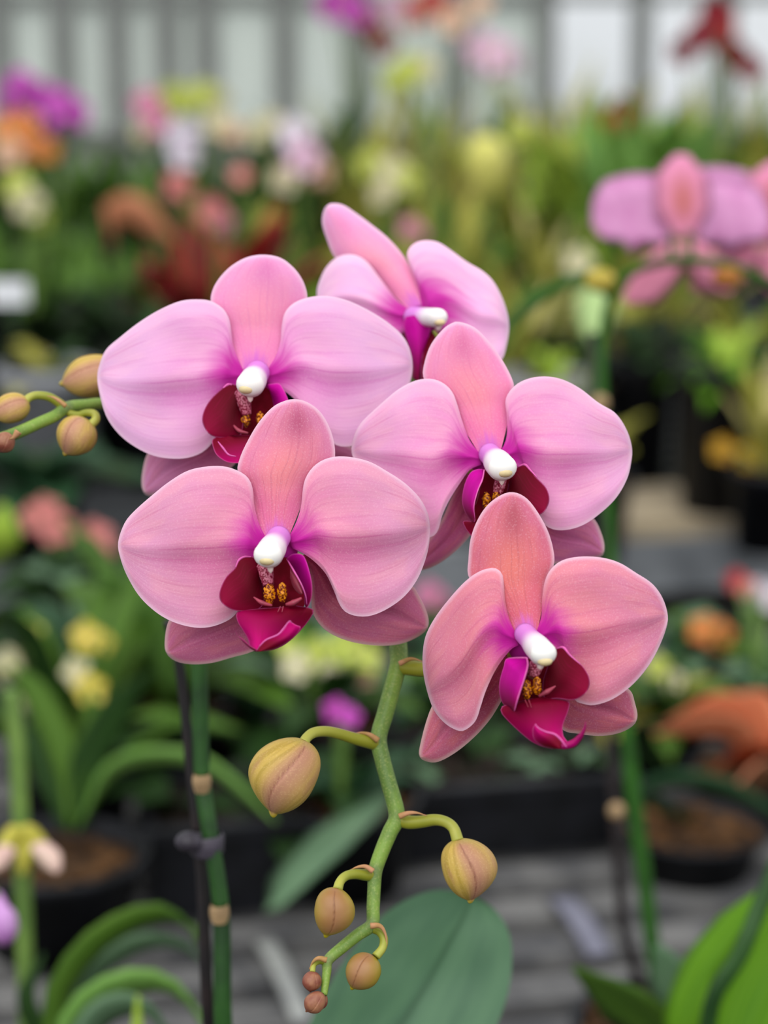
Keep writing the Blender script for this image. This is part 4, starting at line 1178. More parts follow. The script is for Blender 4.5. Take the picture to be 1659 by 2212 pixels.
mb = MB(); mb.leaf([W(240, 560, 2.42), W(255, 470, 2.4), W(310, 475, 2.37), W(375, 525, 2.34)], [0.006, 0.022, 0.026, 0.006], side=(0.2, -0.6, 0.9), fold=0.2, thick=0.0014); mb.build('copper_leaf', GREENS['copper'], cp)
plant('pale green flowered plant above the white tag', 'orchid', 2.5, [(40, 405, 36, 'ylgreen'), (60, 440, 40, 'cream', 'ylgreen'), (85, 470, 30, 'ylgreen')], dict(LD), seed=18, name='potted_orchid')
plant('plant with a bright yellow pouch-like bloom on a tall stalk', 'orchid', 2.4, [], dict(n=16, L=0.26, w=0.011, mats=['olive', 'mid'], up=(.6, .97), droop=.4), base_px=1060, seed=19, name='potted_orchid')
pouch = [o for o in bpy.data.objects if o.get('label', '').startswith('plant with a bright yellow pouch')][0]
mb = MB(); c = W(1050, 362, 2.38)
mb.lathe(c, [(0.0005, 0.036), (0.012, 0.033), (0.022, 0.022), (0.024, 0.010), (0.019, -0.008), (0.012, -0.024), (0.005, -0.034), (0.0005, -0.038)], 16)
mb.build('flower', bm('pouch_yellow', (232, 226, 132), (206, 204, 92)), pouch)
mb = MB(); stem_to(mb, Vector(pouch.location) + Vector((0, 0, .075)), c + Vector((0, 0.01, -0.03)), 0.003, lean=(0.01, 0.0, 0.02)); mb.build('flower_stalk', STALK, pouch)
plant('olive yellow sprays behind the topmost pink bloom', 'orchid', 2.7, [(795, 355, 34, 'ylgreen'), (850, 372, 40, 'cream', 'ylgreen'), (880, 390, 34, 'ylgreen'), (825, 420, 28, 'cream')], dict(LO), seed=20, name='potted_orchid')
plant('pale olive sprays above the pouch-like bloom', 'orchid', 2.9, [(880, 155, 36, 'ylgreen'), (915, 150, 34, 'cream', 'ylgreen'), (850, 175, 30, 'ylgreen'), (1120, 285, 34, 'ylgreen'), (1130, 270, 26, 'cream')], dict(LO, n=18, L=.32), base_px=980, seed=21, name='potted_orchid')
plant('small pink bloom low among olive leaves', 'orchid', 2.35, [(885, 492, 24, 'pink'), (905, 505, 18, 'pink')], dict(n=16, L=.17, w=.012, mats=['olive', 'mid'], up=(.5, .95), droop=.5), seed=22, name='potted_orchid')
plant('broad pale green leaves behind the out-of-focus pink orchid', 'plant', 3.0, [], dict(n=14, L=0.36, w=0.04, mats=['light', 'light', 'mid'], up=(.8, .98), droop=.3), base_px=1390, seed=23)
plant('feathery bright green plant low beside the dark shade', 'fern', 2.15, [], dict(n=34, L=0.11, w=0.010, mats=['vivid', 'lime', 'vivid'], up=(.35, .95), droop=.65), base_px=1580, seed=24, name='potted_fern', pot_h=0.17, pot_r=0.05)
gp = plant('plant with pale green tongue leaf beside the grey pot', 'plant', 2.0, [(1250, 565, 34, 'cream', 'ylgreen')], dict(n=9, L=0.13, w=0.014, mats=['olive', 'straw'], up=(.5, .9), droop=.5), base_px=1290, seed=25, name='potted_orchid')
mb = MB(); mb.leaf([W(1320, 620, 1.99), W(1295, 650, 1.98), W(1285, 700, 1.97), W(1290, 745, 1.965)], [0.012, 0.021, 0.015, 0.003], side=(1, 0.3, 0), fold=0.15, thick=0.0014); mb.build('leaf', GREENS['pale'], gp)
# small gold-flowered plant with pale stems
gpl = plant('gold-flowered plant with pale straw stems on the tan bench', 'orchid', 2.12, [(1560, 972, 28, 'amber', 'amber'), (1625, 985, 34, 'gold', 'gold'), (1665, 960, 24, 'gold', 'gold')], dict(n=12, L=0.14, w=0.008, mats=['straw', 'olive'], up=(.75, .98), droop=.3), base_px=1660, seed=26, name='potted_orchid', stalk=simple('stalk_straw', (196, 186, 106), 0.5, 0.1, 40))
plant('small plant in a terracotta pot in deep shade', 'plant', 2.45, [], dict(n=6, L=0.10, w=0.014, mats=['dark', 'olive'], up=(.5, .9), droop=.5), base_px=1625, pot_r=0.06, pot_h=0.10, potm=POTT, seed=27)
plant('grey pot with a low olive plant beside the topmost pink bloom', 'plant', 2.35, [], dict(n=10, L=0.10, w=0.011, mats=['olive', 'lime'], up=(.3, .9), droop=.6), base_px=1180, pot_r=0.05, pot_h=0.13, potm=POTG, seed=28)
# left middle
plant('blue-green leafy plant behind the side branch of buds', 'plant', 1.95, [], dict(n=16, L=0.17, w=0.026, mats=['teal', 'dark'], up=(.3, .8), droop=.5), base_px=60, seed=29)
plant('low plant in a grey pot near the white tag', 'plant', 2.35, [], dict(n=9, L=0.10, w=0.014, mats=['dark', 'olive'], up=(.3, .8), droop=.6), base_px=110, pot_r=0.055, pot_h=0.14, potm=POTG, seed=30)
TAGW = simple('tag_white', (236, 238, 242), 0.4, 0.03, 20)
tg = W(18, 632, 2.32)
mb = MB(); mb.box(tg, (0.042, 0.002, 0.025))
tagw = mb.build('plant_tag', TAGW, smooth=False)
mb = MB(); mb.box(Vector((tg.x, tg.y + 0.003, (tg.z + BENCH_Z) / 2)), (0.005, 0.002, tg.z - BENCH_Z)); mb.build('tag_stake', BLACK, tagw, smooth=False); tag(tagw, 'white plant tag stuck among dark leaves', 'plant tag')
plant('salmon bloomed plant above the yellow flowers', 'orchid', 1.72, [(75, 1120, 36, 'salmon', 'salmon'), (120, 1138, 42, 'salmon', 'salmon'), (100, 1105, 34, 'salmon', 'salmon'), (205, 1165, 42, 'salmon', 'salmon'), (225, 1190, 28, 'salmon', 'salmon')], dict(n=14, L=0.15, w=0.018, mats=['dark', 'grey'], up=(.3, .8), droop=.6), seed=31, name='potted_orchid', pot_h=0.06)
lm = plant('plant with one glowing lime leaf beside the salmon blooms', 'plant', 1.62, [], dict(n=8, L=0.12, w=0.014, mats=['dark', 'mid'], up=(.3, .8), droop=.6), base_px=-40, seed=32, pot_h=0.06)
mb = MB(); mb.leaf([W(-40, 1220, 1.63), W(-12, 1180, 1.61), W(8, 1145, 1.60), W(2, 1090, 1.60)], [0.006, 0.014, 0.014, 0.003], side=(1, -.2, .2), fold=0.15, thick=0.0014); mb.build('lime_leaf', GREENS['lime'], lm)
plant('low grey-green leaved plant beneath the salmon blooms', 'plant', 1.50, [], dict(n=18, L=0.15, w=0.021, mats=['grey', 'grey', 'teal'], up=(.25, .75), droop=.6), base_px=150, seed=33, pot_h=0.07)
plant('yellow and lime flowered plant beside the dark stake', 'orchid', 1.36, [(65, 1370, 32, 'ylgreen', 'lilac'), (55, 1405, 22, 'ylgreen'), (20, 1440, 44, 'cream', 'ylgreen'), (60, 1460, 26, 'ylgreen'), (185, 1378, 38, 'yellow', 'peach'), (225, 1390, 24, 'yellow', 'peach'), (165, 1455, 36, 'cream', 'yellow'), (195, 1490, 36, 'yellow'), (62, 1510, 30, 'cream', 'ylgreen')] , dict(n=18, L=0.19, w=0.015, mats=['mid', 'dark', 'mid'], up=(.4, .95), droop=.5), base_px=140, seed=34, name='potted_orchid', pot_h=0.06)
plant('fresh green broad-leaved plant directly behind the dark stake', 'plant', 1.42, [], dict(n=15, L=0.21, w=0.024, mats=['light', 'mid', 'mid'], up=(.4, .95), droop=.5), base_px=340, seed=35, pot_h=0.06)
# plant with strap leaves in a bark-filled pot
def potted(label, cat, d, px, py_pot, pr, ph, name='potted_plant', potm=None):
    c = W(px, py_pot, d)
    t = thing(name, label, cat, (c.x, c.y, BENCH_Z))
    PLACED.append((c.x, c.y, pr))
    h = max(0.03, c.z - BENCH_Z) if ph is None else ph
    pot(t, (c.x, c.y, BENCH_Z), pr, h, potm or BLACK)
    return t, Vector((c.x, c.y, BENCH_Z + h * 0.86))
def add_leaf(t, pts, d, ws, mat, side=None, nm='leaf', fold=0.2):
    """pts: (px,py[,extra depth])"""
    P = [W(p[0], p[1], d + (p[2] if len(p) > 2 else 0)) for p in pts]
    mb = MB()
    mb.leaf(P, [w * d / FPX for w in ws], side=side, fold=fold, thick=0.0016, seg=16)
    return mb.build(nm, GREENS[mat] if isinstance(mat, str) else mat, t)
t, cr = potted('strap-leaved orchid in a bark-filled black pot', 'orchid', 1.25, 120, 1835, 0.051, None, 'potted_orchid')
add_leaf(t, [(170, 1790), (230, 1680), (320, 1640, -.02), (430, 1650, -.03), (520, 1710, -.04), (595, 1775, -.05)], 1.25, [14, 34, 40, 42, 32, 4], 'light', side=(0.1, -0.75, 0.7))
add_leaf(t, [(160, 1790), (150, 1650), (80, 1500), (30, 1440)], 1.25, [16, 36, 30, 4], 'mid', side=(1, .1, 0.1))
add_leaf(t, [(150, 1790), (110, 1680), (70, 1600), (30, 1570)], 1.25, [16, 34, 30, 4], 'dark', side=(.9, .2, 0.2))
add_leaf(t, [(170, 1790), (190, 1640), (260, 1520), (330, 1450)], 1.25, [16, 40, 36, 4], 'dark', side=(.9, .3, 0.1))
add_leaf(t, [(175, 1790), (225, 1700), (300, 1620), (390, 1560)], 1.27, [16, 40, 36, 4], 'mid', side=(.5, -.3, 0.8))
add_leaf(t, [(160, 1790), (175, 1680), (200, 1580), (195, 1490)], 1.29, [16, 36, 30, 4], 'mid', side=(1, 0, 0))
# arching leaves at the lower left
t, cr = potted('arching green leaved orchid, lowest beside the dark stake', 'orchid', 0.92, 200, 2420, 0.05, None, 'potted_orchid')
add_leaf(t, [(200, 2400), (120, 2210), (170, 2080), (260, 2005), (350, 1980), (410, 2005), (436, 2050)], .92, [22, 40, 43, 46, 50, 43, 4], 'mid', side=(-.5, -0.6, 0.7))
add_leaf(t, [(200, 2400), (140, 2230), (180, 2130), (260, 2065), (330, 2040), (400, 2050), (440, 2080)], .94, [22, 40, 43, 50, 53, 43, 4], 'grey', side=(-.3, -0.7, 0.7))
add_leaf(t, [(190, 2400), (150, 2260), (200, 2170), (290, 2130), (370, 2140), (430, 2200), (460, 2280)], .90, [22, 50, 56, 60, 56, 43, 4], 'light', side=(-.3, -0.6, 0.8))
add_leaf(t, [(200, 2400), (170, 2290), (220, 2200), (290, 2180), (350, 2220), (390, 2300)], .88, [22, 43, 56, 60, 50, 4], 'grey', side=(-.3, -0.6, 0.8))
add_leaf(t, [(230, 2400), (290, 2260), (298, 2150)], .86, [12, 18, 4], 'lime', side=(1, 0, 0))
add_leaf(t, [(190, 2400), (90, 2230), (60, 2150), (95, 2060)], .95, [14, 30, 26, 4], 'dark', side=(.8, -.4, 0.3))
# thin stemmed neighbours at the edge
t, cr = potted('slim green stemmed orchid with one drooping yellow pink flower', 'orchid', 0.97, 62, 2560, 0.045, None, 'potted_orchid')
mb = MB(); P = [cr] + [W(x, y, 0.97) for x, y in ((58, 2212), (52, 2000), (46, 1800), (36, 1600), (22, 1490))]
P = [Vector(p) for p in spline(P, 6)]; mb.tube(P, [0.0040] * len(P), 10); mb.build('flower_stalk', STALK, t)
mb = MB()
for (pts, wv) in (([(48, 1790), (62, 1800), (80, 1830), (96, 1870)], [12, 22, 26, 10]), ([(46, 1790), (30, 1800), (10, 1830), (-10, 1860)], [12, 22, 24, 8]), ([(48, 1785), (56, 1810), (50, 1850), (48, 1890)], [12, 20, 22, 8])):
    mb.leaf([W(x, y, .955) for x, y in pts], [w * .955 / FPX for w in wv], side=(1, 0, .4), fold=.2, thick=.0016)
mb.build('flower', bm('bloom_yellow_drooping', (206, 198, 84), (184, 176, 60)), t)
mb = MB()
mb.leaf([W(70, 1830, .948), W(90, 1842, .945), W(110, 1862, .943), W(124, 1885, .942)], [.002, .0055, .006, .002], side=(.6, -.1, .8), fold=.2, thick=.0016)
mb.leaf([W(30, 1835, .948), W(12, 1845, .945), W(-4, 1862, .943), W(-16, 1880, .942)], [.002, .005, .005, .002], side=(.6, -.1, -.8), fold=.2, thick=.0016)
mb.build('flower', bm('bloom_blush', (242, 214, 196), (230, 190, 180)), t)
t, cr = potted('lilac budded orchid below the drooping yellow pink flower', 'orchid', 0.88, -60, 2560, 0.04, None, 'potted_orchid')
mb = MB(); P = [Vector(p) for p in spline([cr, W(-50, 2200, .88), W(-30, 1960, .88), W(-8, 1925, .88)], 6)]; mb.tube(P, [.003] * len(P), 8); mb.build('flower_stalk', STALK, t)
mb = MB(); mb.blob(W(8, 1998, .875), 0.0062, 14, 10, sz=1.35, sx=.95); mb.leaf([W(-8, 1930, .88), W(0, 1960, .876), W(4, 1985, .874), W(6, 2010, .874)], [.002, .0035, .004, .001], side=(1, 0, 0), fold=.1, thick=.002); mb.build('flower_bud', BLOOMC['lilac'], t)
# centre
plant('pale yellow-green flowered plant behind the hanging stem', 'orchid', 1.44, [(640, 1440, 36, 'cream', 'ylgreen'), (690, 1415, 40, 'ylgreen'), (745, 1400, 40, 'ylgreen'), (790, 1425, 36, 'ylgreen', 'cream'), (720, 1455, 34, 'cream', 'ylgreen'), (780, 1470, 32, 'peach', 'cream'), (620, 1395, 26, 'ylgreen')], dict(n=14, L=0.15, w=0.016, mats=['mid', 'dark', 'grey'], up=(.3, .9), droop=.5), seed=41, name='potted_orchid', pot_h=0.06)
plant('small purple bloom low beside the hanging stem', 'orchid', 1.30, [(725, 1535, 30, 'magenta', 'pink'), (755, 1550, 26, 'magenta', 'magenta')], dict(n=9, L=0.10, w=0.012, mats=['dark', 'teal'], up=(.3, .8), droop=.6), seed=42, name='potted_orchid', pot_h=0.06, pot_r=.045)
plant('faint pink bloom seen in the gap between the three blooms', 'orchid', 1.7, [(925, 1285, 34, 'pink', 'palepink'), (950, 1300, 26, 'pink')], dict(n=10, L=0.06, w=0.014, mats=['grey', 'grey', 'teal'], up=(.3, .8), droop=.6), seed=43, name='potted_orchid', pot_h=0.04, pot_r=.035)
t, cr = potted('plant with hanging grey-green leaf behind the big bud', 'plant', 1.55, 790, 1640, 0.045, None)
add_leaf(t, [(800, 1650), (800, 1690, -.14), (740, 1770, -.28), (660, 1860, -.36), (588, 1965, -.40)], 1.55, [24, 62, 84, 78, 18], 'grey', side=(.75, -.5, .45), fold=.1)
add_leaf(t, [(800, 1730), (850, 1690), (930, 1680), (1000, 1710)], 1.50, [20, 40, 40, 6], 'dark', side=(.2, -.7, .7))
add_leaf(t, [(800, 1730), (790, 1680), (760, 1630), (720, 1600)], 1.55, [20, 36, 34, 6], 'dark', side=(.9, .1, .4))
for k, (px, py, d, lab) in enumerate([(960, 1640, 1.56, 'black pot with dark leaves behind the hanging stem'), (1120, 1625, 1.58, 'black pot with dark leaves below the crimson lip'), (1270, 1640, 1.56, 'black pot with dark leaf beside the thin second stake'), (560, 1620, 1.55, 'black pot with dark leaves behind the largest bud')]):
    t, cr = potted(lab, 'plant', d, px, py, 0.042, None)
    rosette(t, cr, 8, 0.11, 0.016, [GREENS['dark'], GREENS['teal']], random.Random(50 + k), up=(.3, .8), droop=.55)
t, cr = potted('black pot of bark with small speckled shoots at the right', 'plant', 1.36, 1500, 1795, 0.045, None)
t['label'] = 'black pot with a wide arching leaf under the orange bromeliad'
add_leaf(t, [(1500, 1780), (1400, 1712, -.03), (1480, 1690, -.05), (1580, 1712, -.06), (1690, 1770, -.07)], 1.38, [20, 30, 38, 38, 20], 'teal', side=(.1, -.7, .7))
# black troughs standing on the slats
def trough(label, px0, px1, d, h, seed, mats):
    a, b = W(px0, 1850, d), W(px1, 1850, d)
    cx, wd, cy = (a.x + b.x) / 2, (b.x - a.x), a.y
    ce = Vector((cx, cy + .0475, BENCH_Z))
    t = thing('planter_trough', label, 'planter', ce)
    mb = MB(); dp = .085
    def P(u, v, z): return ce + BX * u + BY * v + Vector((0, 0, z))
    mb.box(P(0, -dp / 2, h / 2), (wd, .004, h), 0, RZ); mb.box(P(0, dp / 2, h / 2), (wd, .004, h), 0, RZ)
    mb.box(P(-wd / 2, 0, h / 2), (.004, dp, h), 0, RZ); mb.box(P(wd / 2, 0, h / 2), (.004, dp, h), 0, RZ)
    mb.box(P(0, 0, .003), (wd, dp, .006), 0, RZ)
    mb.box(P(0, -dp / 2 - .004, h - .004), (wd + .016, .010, .008), 0, RZ); mb.box(P(0, dp / 2 + .004, h - .004), (wd + .016, .010, .008), 0, RZ)
    mb.build('trough_body', BLACK, t, smooth=False)
    mb = MB(); mb.box(P(0, 0, h * .42), (wd - .006, dp - .006, h * .8), 0, RZ)
    R = random.Random(seed)
    for q in range(60):
        rot = Matrix.Rotation(R.uniform(0, 3), 3, 'X') @ Matrix.Rotation(R.uniform(0, 3), 3, 'Z')
        mb.box(P(R.uniform(-.46, .46) * wd, R.uniform(-.42, .42) * dp, h * .84), (.014, .009, .007), 0, rot)
    mb.build('bark', BARKD, t, smooth=False)
    n = max(3, int(wd / .045))
    for q in range(n):
        pl = P((-0.5 + (q + .5) / n) * wd, R.uniform(-.02, .02), h * .82)
        rosette(t, pl, 6, R.uniform(.045, .08), .011, [GREENS[m] for m in mats], R, up=(.2, .8), droop=.6, name='seedling')
BARKD = simple('dark_bark', (52, 44, 38), 0.9, 0.3, 90, rgb2=(30, 26, 24), spec=0.1)
trough('long black trough with dark seedlings behind the hanging stem', 800, 1330, 1.385, .05, 5, ['shade', 'dark', 'grey'])
trough('black trough on the slats between the dark stake and the biggest bud', 300, 640, 1.29, .058, 6, ['shade', 'dark', 'dark'])
STRIP = simple('pale_plastic_strip', (176, 178, 172), 0.5, 0.1, 60, rgb2=(150, 152, 150), spec=0.2)
STRIPL = simple('lilac_plastic_strip', (128, 128, 142), 0.5, 0.1, 60, rgb2=(112, 112, 126), spec=0.2)
def strip(label, pa, pb, w, m):
    a, b = bp(*pa), bp(*pb)
    mb = MB(); mb.leaf([a + Vector((0, 0, .002)), a.lerp(b, .35) + Vector((0, 0, .006)), a.lerp(b, .7) + Vector((0, 0, .006)), b + Vector((0, 0, .002))], [w, w, w, w * .9], fold=0.02, thick=.0016)
    o = mb.build('plastic_strip', m); tag(o, label, 'strip')
strip('pale plastic strip lying on the slats near the smallest buds', (570, 2035), (655, 2215), .0065, STRIP)
strip('lilac grey plastic strip lying on the slats beside the second stake', (1210, 1945), (1295, 2070), .009, STRIPL)
# right
t, cr = potted('orange bromeliad with rust-red heart', 'bromeliad', 1.46, 1640, 1690, 0.048, None, 'bromeliad')
add_leaf(t, [(1640, 1650), (1590, 1575, -.02), (1500, 1560, -.04), (1415, 1585, -.05)], 1.46, [30, 44, 48, 8], 'orange', side=(.1, -.6, .8))
add_leaf(t, [(1640, 1640), (1620, 1540, -.02), (1540, 1515, -.03), (1440, 1560, -.03)], 1.47, [30, 38, 34, 6], 'orange', side=(.1, -.5, .9))
add_leaf(t, [(1650, 1650), (1660, 1560), (1640, 1510), (1590, 1500)], 1.46, [30, 44, 36, 8], 'orange', side=(.4, -.5, .7))
add_leaf(t, [(1650, 1660), (1700, 1600), (1750, 1560), (1800, 1570)], 1.44, [30, 44, 44, 8], 'orange', side=(.1, -.6, .8))
add_leaf(t, [(1650, 1660), (1620, 1630, -.04), (1580, 1630, -.06), (1540, 1670, -.07)], 1.43, [26, 34, 32, 6], 'rust', side=(.1, -.5, .8))
add_leaf(t, [(1650, 1660), (1670, 1610, -.03), (1690, 1590, -.05), (1720, 1620, -.06)], 1.43, [26, 34, 34, 6], 'rust', side=(.2, -.5, .8))
add_leaf(t, [(1650, 1670), (1640, 1650, -.05), (1620, 1660, -.07), (1590, 1700, -.08)], 1.42, [24, 30, 30, 6], 'copper', side=(.4, -.5, .7))
plant('orange flowered plant above the orange bromeliad', 'orchid', 1.66, [(1520, 1360, 34, 'orange'), (1555, 1375, 36, 'orange'), (1570, 1400, 26, 'yellow', 'orange')], dict(n=18, L=0.085, w=0.016, mats=['grey', 'mid', 'teal'], up=(.3, .8), droop=.6), seed=61, name='potted_orchid', pot_h=0.045, pot_r=.035)
plant('white bloom with a red throat beside the grey bench edge', 'orchid', 1.62, [(1640, 1285, 36, 'white', 'peach'), (1675, 1290, 36, 'white', 'peach'), (1590, 1255, 26, 'red', 'red'), (1615, 1270, 22, 'salmon', 'red')], dict(n=12, L=0.07, w=0.014, mats=['teal', 'grey'], up=(.3, .8), droop=.6), seed=62, name='potted_orchid', pot_h=0.045, pot_r=.035)
plant('olive leaved plant low between the orange flowers and the lowest bloom', 'plant', 1.5, [(1420, 1440, 28, 'ylgreen', 'cream'), (1455, 1470, 24, 'cream', 'ylgreen')], dict(n=16, L=0.10, w=0.013, mats=['olive', 'mid', 'dark'], up=(.3, .8), droop=.6), seed=63, pot_h=0.05, pot_r=.035)
# bright leaves in the lower right corner
t, cr = potted('vivid green broad-leaved orchid nearest the lilac grey strip', 'orchid', 0.86, 1560, 2480, 0.05, None, 'potted_orchid')
VIV = GREENS['vivid']
add_leaf(t, [(1560, 2440), (1480, 2250), (1520, 2110), (1590, 2010), (1670, 1910)], .86, [24, 50, 62, 56, 10], 'vivid', side=(.75, -.5, .3), fold=.1)
add_leaf(t, [(1570, 2440), (1590, 2280), (1640, 2150), (1700, 2020), (1740, 1900)], .84, [30, 86, 110, 90, 10], 'vivid', side=(.95, -.2, .2), fold=.1)
add_leaf(t, [(1550, 2440), (1440, 2240), (1350, 2160), (1240, 2090)], .90, [30, 84, 92, 10], 'mid', side=(.4, -.6, .7), fold=.15)
add_leaf(t, [(1555, 2440), (1500, 2230), (1460, 2120), (1420, 2040)], .92, [24, 56, 60, 8], 'grey', side=(.9, -.3, .2), fold=.15)
mb = MB(); P = [Vector(p) for p in spline([cr, W(1530, 2210, .83), W(1600, 2060, .82), W(1640, 1960, .82), W(1680, 1860, .82)], 6)]; mb.tube(P, [.0032] * len(P), 10); mb.build('flower_stalk', STALKD, t)

# ------------------------------------------------------------------ the second pink orchid, seen from behind
d2 = 1.08
t, cr = potted('out-of-focus pink orchid seen from behind, two blooms on a bent stem', 'orchid', d2, 1440, 2200, 0.045, None, 'potted_orchid')
t['label'] = 'out-of-focus pink orchid with two blooms seen from behind'
BACKP = bm('petal_back_pink', (226, 158, 206), (214, 140, 192))
BACKS = leaf_mat('sepal_back_rosy', (236, 150, 172), (226, 138, 170), 0.5, mid=None)
def _bs():
    tt = NT('sepal_back_brownish')
    lu, lv = tt.attr('lu'), tt.attr('lv')
    c = tt.mix(tt.m('MULTIPLY', tt.gauss(lu, 0.42, 0.30), tt.gauss(lv, 0.0, 0.55)), srgb(238, 150, 190), srgb(196, 106, 104))
    return tt.finish(c, 0.55, 0.15, 0.3)
BSEP = _bs()
BYEL = bm('petal_back_cream', (226, 186, 160), (212, 168, 150))
def back_flower(cx, cy, s, d, rot=0.0):
    f = bpy.data.objects.new('flower', None); COL.objects.link(f); f.parent = t
    f.location = W(cx, cy, d) - Vector(t.location); f.empty_display_size = 0.01
    def R2(x, y):
        c_, s_ = math.cos(rot), math.sin(rot)
        return (cx + (x * c_ - y * s_) * s, cy + (x * s_ + y * c_) * s)
    def pt(x, y, dd=0.0): q = R2(x, y); return W(q[0], q[1], d + dd)
    def go(nm, pts, ws, mat, side, fold=-.12):
        sv = Vector(side); sv = RIGHT * (sv.x * math.cos(rot) - sv.y * math.sin(rot)) + UP * -(sv.x * math.sin(rot) + sv.y * math.cos(rot))
        mb = MB(); mb.leaf([pt(*p) for p in pts], [w * s * d / FPX for w in ws], side=tuple(sv), fold=fold, thick=.0014, seg=18)
        mb.build(nm, mat, f)
    go('petal', [(-20, 10, .004), (-85, -25, .010), (-145, -20, .012), (-188, 10, .012)], [30, 92, 86, 20], BACKP, (0, 1, 0))
    go('petal', [(20, 10, .004), (80, -25, .010), (135, -15, .012), (178, 15, .012)], [30, 88, 80, 20], BACKP, (0, 1, 0))
    go('upper_sepal', [(0, 20, .001), (-2, -40, .000), (-5, -110, .002), (-5, -158, .004)], [26, 62, 60, 16], BSEP, (1, 0, 0))
    go('lower_sepal', [(-10, 40, -.002), (-50, 90, .0), (-85, 128, .003), (-128, 158, .006)], [22, 44, 44, 10], BACKS, (.7, .7, 0))
    go('lower_sepal', [(10, 40, -.002), (45, 80, .0), (75, 110, .003), (100, 140, .006)], [22, 40, 38, 10], BACKS, (-.7, .7, 0))
    go('flower_base', [(-60, 74, .006), (-20, 58, .003), (20, 58, .003), (60, 70, .006)], [18, 40, 40, 18], BYEL, (0, 1, 0))
    return f
back_flower(1478, 492, 1.0, d2)
back_flower(1652, 500, 0.98, d2 + .03, rot=0.25)
def wt_tube(parent, nm, pts, r, mat):
    P = [Vector(p) for p in spline(pts, 7)]
    mb = MB(); mb.tube(P, r if hasattr(r, '__len__') else [r] * len(P), 10); return mb.build(nm, mat, parent)
SP2 = simple('second_spike_green', (48, 96, 28), 0.5, 0.15, 40, rgb2=(34, 72, 22), spec=.15)
wt_tube(t, 'flower_spike', [cr, W(1420, 2120, 1.06), W(1392, 1900, 1.06), W(1362, 1660, 1.06), W(1335, 1400, 1.06), W(1318, 1150, 1.06), W(1300, 850, 1.06), W(1308, 690, 1.06), W(1345, 605, 1.055), W(1400, 572, 1.05), W(1480, 562, 1.04), W(1570, 572, 1.04), W(1660, 610, 1.05), W(1740, 680, 1.06)], [.0040 - .0016 * min(1, max(0, (i - 20) / 12)) for i in range(92)], SP2)
wt_tube(t, 'side_branch', [W(1322, 640, 1.06), W(1290, 602, 1.055), W(1235, 606, 1.05), W(1170, 640, 1.04), W(1110, 695, 1.03), W(1070, 760, 1.03)], 0.0030, SP2)
wt_tube(t, 'pedicel', [W(1456, 566, 1.045), W(1450, 540, 1.05), W(1452, 505, 1.065)], 0.0016, SP2)
wt_tube(t, 'pedicel', [W(1492, 564, 1.045), W(1492, 540, 1.05), W(1488, 505, 1.065)], 0.0016, SP2)
mb = MB(); mb.blob(W(1296, 606, 1.045), 0.0062, 14, 10, sx=1.25, sz=.95); mb.build('bud', bm('bud_yellow', (206, 184, 84), (186, 166, 60)), t)
mb = MB(); mb.blob(W(1570, 600, 1.035), 0.0060, 14, 10, sx=1.2, sz=.9); mb.build('bud', bm('bud_rust', (176, 112, 40), (150, 90, 30)), t)
for (x, y) in ((1332, 1752), (1296, 870)):
    mb = MB(); mb.blob(W(x, y, 1.055), 0.0042, 12, 8); mb.build('stem_node', SCAR, t)
stk = MB(); P = [W(1400, 2190, 1.09), W(1345, 2000, 1.085), W(1325, 1700, 1.08), W(1310, 1300, 1.075), W(1288, 900, 1.075), W(1284, 720, 1.075)]
stk.tube(P, .0028, 10); so = stk.build('plant_stake', STAKE); tag(so, 'thin dark stake beside the out-of-focus pink orchid', 'plant stake')

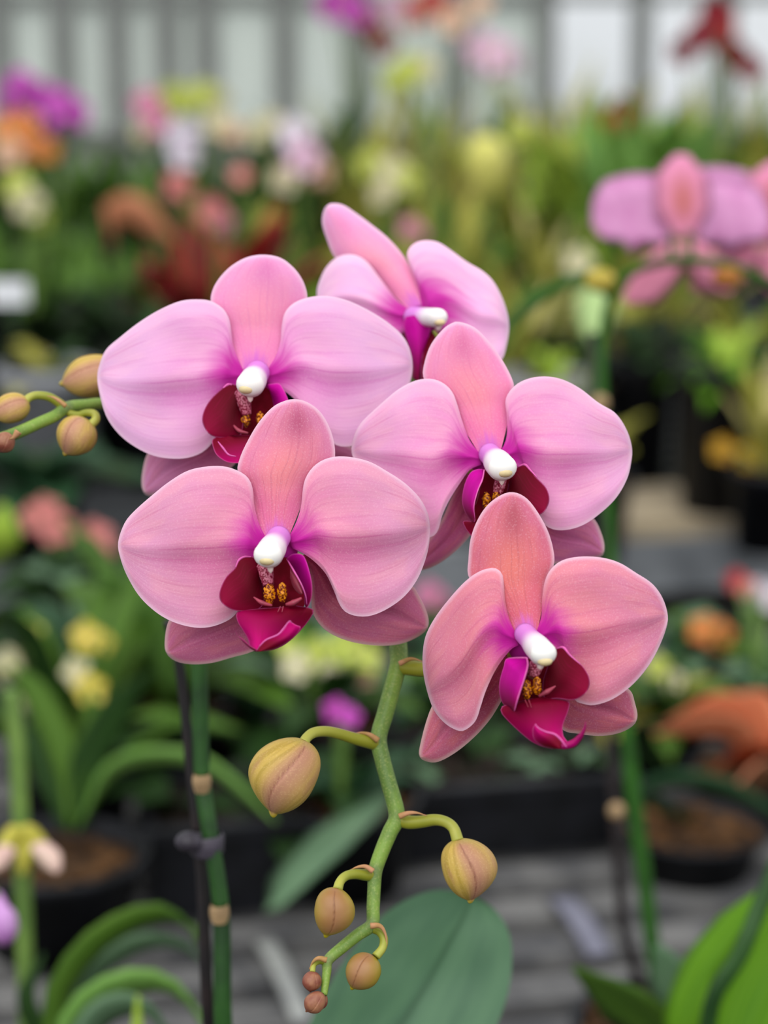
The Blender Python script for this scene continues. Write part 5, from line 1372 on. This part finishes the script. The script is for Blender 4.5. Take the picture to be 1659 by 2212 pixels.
# ------------------------------------------------------------------ massed plants that fill the back benches
def filler(label, group, px, d, L, w, n, mats, seed, up, droop, pot_r=0.03, pot_h=.07):
    plant(label, 'plant', d, [], dict(n=n, L=L, w=w, mats=mats, up=up, droop=droop, seg=8), base_px=px, seed=seed, group=group, pot_r=pot_r, pot_h=pot_h)
FR = random.Random(11)
k = 0
for d, L0, xs in ((2.38, .17, (-60, 60, 190, 330, 460, 600, 740, 870, 1000, 1130, 1270, 1400, 1510, 1690)),
                  (2.62, .21, (-80, 160, 290, 570, 760, 950, 1150, 1370, 1640)),
                  (2.95, .24, (0, 170, 410, 600, 740, 880, 1020, 1180, 1330, 1500)),
                  (3.55, .29, (-40, 110, 290, 480, 650, 790, 960, 1120, 1270, 1420, 1570, 1690)),
                  (4.0, .31, (40, 200, 380, 560, 700, 860, 1020, 1190, 1350, 1500, 1640))):
    for px in xs:
        k += 1
        right = px > 720
        kind = FR.random()
        j = FR.uniform(-.05, .05)
        if d >= 3.5 and 150 < px < 600: L = L0 * 1.02
        elif d >= 3.5: L = L0 * 1.3
        else: L = L0
        if d < 2.5:  # near-black leaves and tall black pots paint in this row's deep shade
            filler('green plant with shade painted into its leaves, in a tall black pot added to darken the bench row', 'shade-painted plants in tall black pots', px, d + j, .15 if px < 600 else .11, .018, 12, ['shade', 'shade', 'dark'] if px < 600 or px > 1180 else ['shade', 'olive', 'mid'], 100 + k, (.35, .9), .55, pot_r=.034, pot_h=.14)
            continue
        if right and kind < .62:
            filler('olive green grassy plant massed with others on the back benches', 'olive grassy plants on the back benches', px, d + j, L * 1.1, .010, 22, ['olive', 'olive', 'straw', 'mid'], 100 + k, (.68, .98), .45)
        elif kind < .45:
            filler('dark green leafy plant massed with others on the back benches', 'dark leafy plants on the back benches', px, d + j, L, .022, 14, ['dark', 'teal', 'dark'], 100 + k, (.58, .95), .45)
        else:
            filler('mid green strap-leaved plant massed with others on the back benches', 'mid green plants on the back benches', px, d + j, L, .016, 16, ['mid', 'mid', 'dark'] if not right else ['mid', 'lime', 'olive'], 100 + k, (.6, .97), .45)
# ------------------------------------------------------------------ light
world = bpy.data.worlds.new('overcast_sky')
scene.world = world
world.use_nodes = True
wt = world.node_tree
wt.nodes.clear()
wo = wt.nodes.new('ShaderNodeOutputWorld')
bg = wt.nodes.new('ShaderNodeBackground')
tc = wt.nodes.new('ShaderNodeTexCoord')
sx_ = wt.nodes.new('ShaderNodeSeparateXYZ')
rp = wt.nodes.new('ShaderNodeValToRGB')
mp = wt.nodes.new('ShaderNodeMapRange')
wt.links.new(tc.outputs['Generated'], sx_.inputs[0])
wt.links.new(sx_.outputs['Z'], mp.inputs[0])
mp.inputs[1].default_value = -1; mp.inputs[2].default_value = 1
wt.links.new(mp.outputs[0], rp.inputs[0])
e = rp.color_ramp.elements
e[0].position = 0.0; e[0].color = (0.05, 0.055, 0.05, 1)
e[1].position = 1.0; e[1].color = (1.0, 1.02, 1.05, 1)
k = rp.color_ramp.elements.new(0.44); k.color = (0.10, 0.105, 0.10, 1)
k = rp.color_ramp.elements.new(0.476); k.color = (0.82, 0.84, 0.87, 1)
k = rp.color_ramp.elements.new(0.75); k.color = (0.95, 0.97, 1.0, 1)
wt.links.new(rp.outputs[0], bg.inputs[0])
bg.inputs[1].default_value = 1.0
wt.links.new(bg.outputs[0], wo.inputs[0])

sun_d = bpy.data.lights.new('diffused_sun', 'SUN')
sun_d.energy = 2.0
sun_d.angle = math.radians(70)
sun_d.color = (1.0, 0.985, 0.975)
sun = bpy.data.objects.new('diffused_sun', sun_d)
COL.objects.link(sun)
# light from above and a little behind the photographer
dirv = Vector((0.15, 0.75, -0.95))
sun.rotation_euler = dirv.to_track_quat('-Z', 'Y').to_euler()
sun.location = (0, 0, 4)

scene.view_settings.view_transform = 'Standard'
scene.view_settings.look = 'None'
scene.view_settings.gamma = 1.0
scene.view_settings.use_curve_mapping = False
scene.view_settings.exposure = 0.0
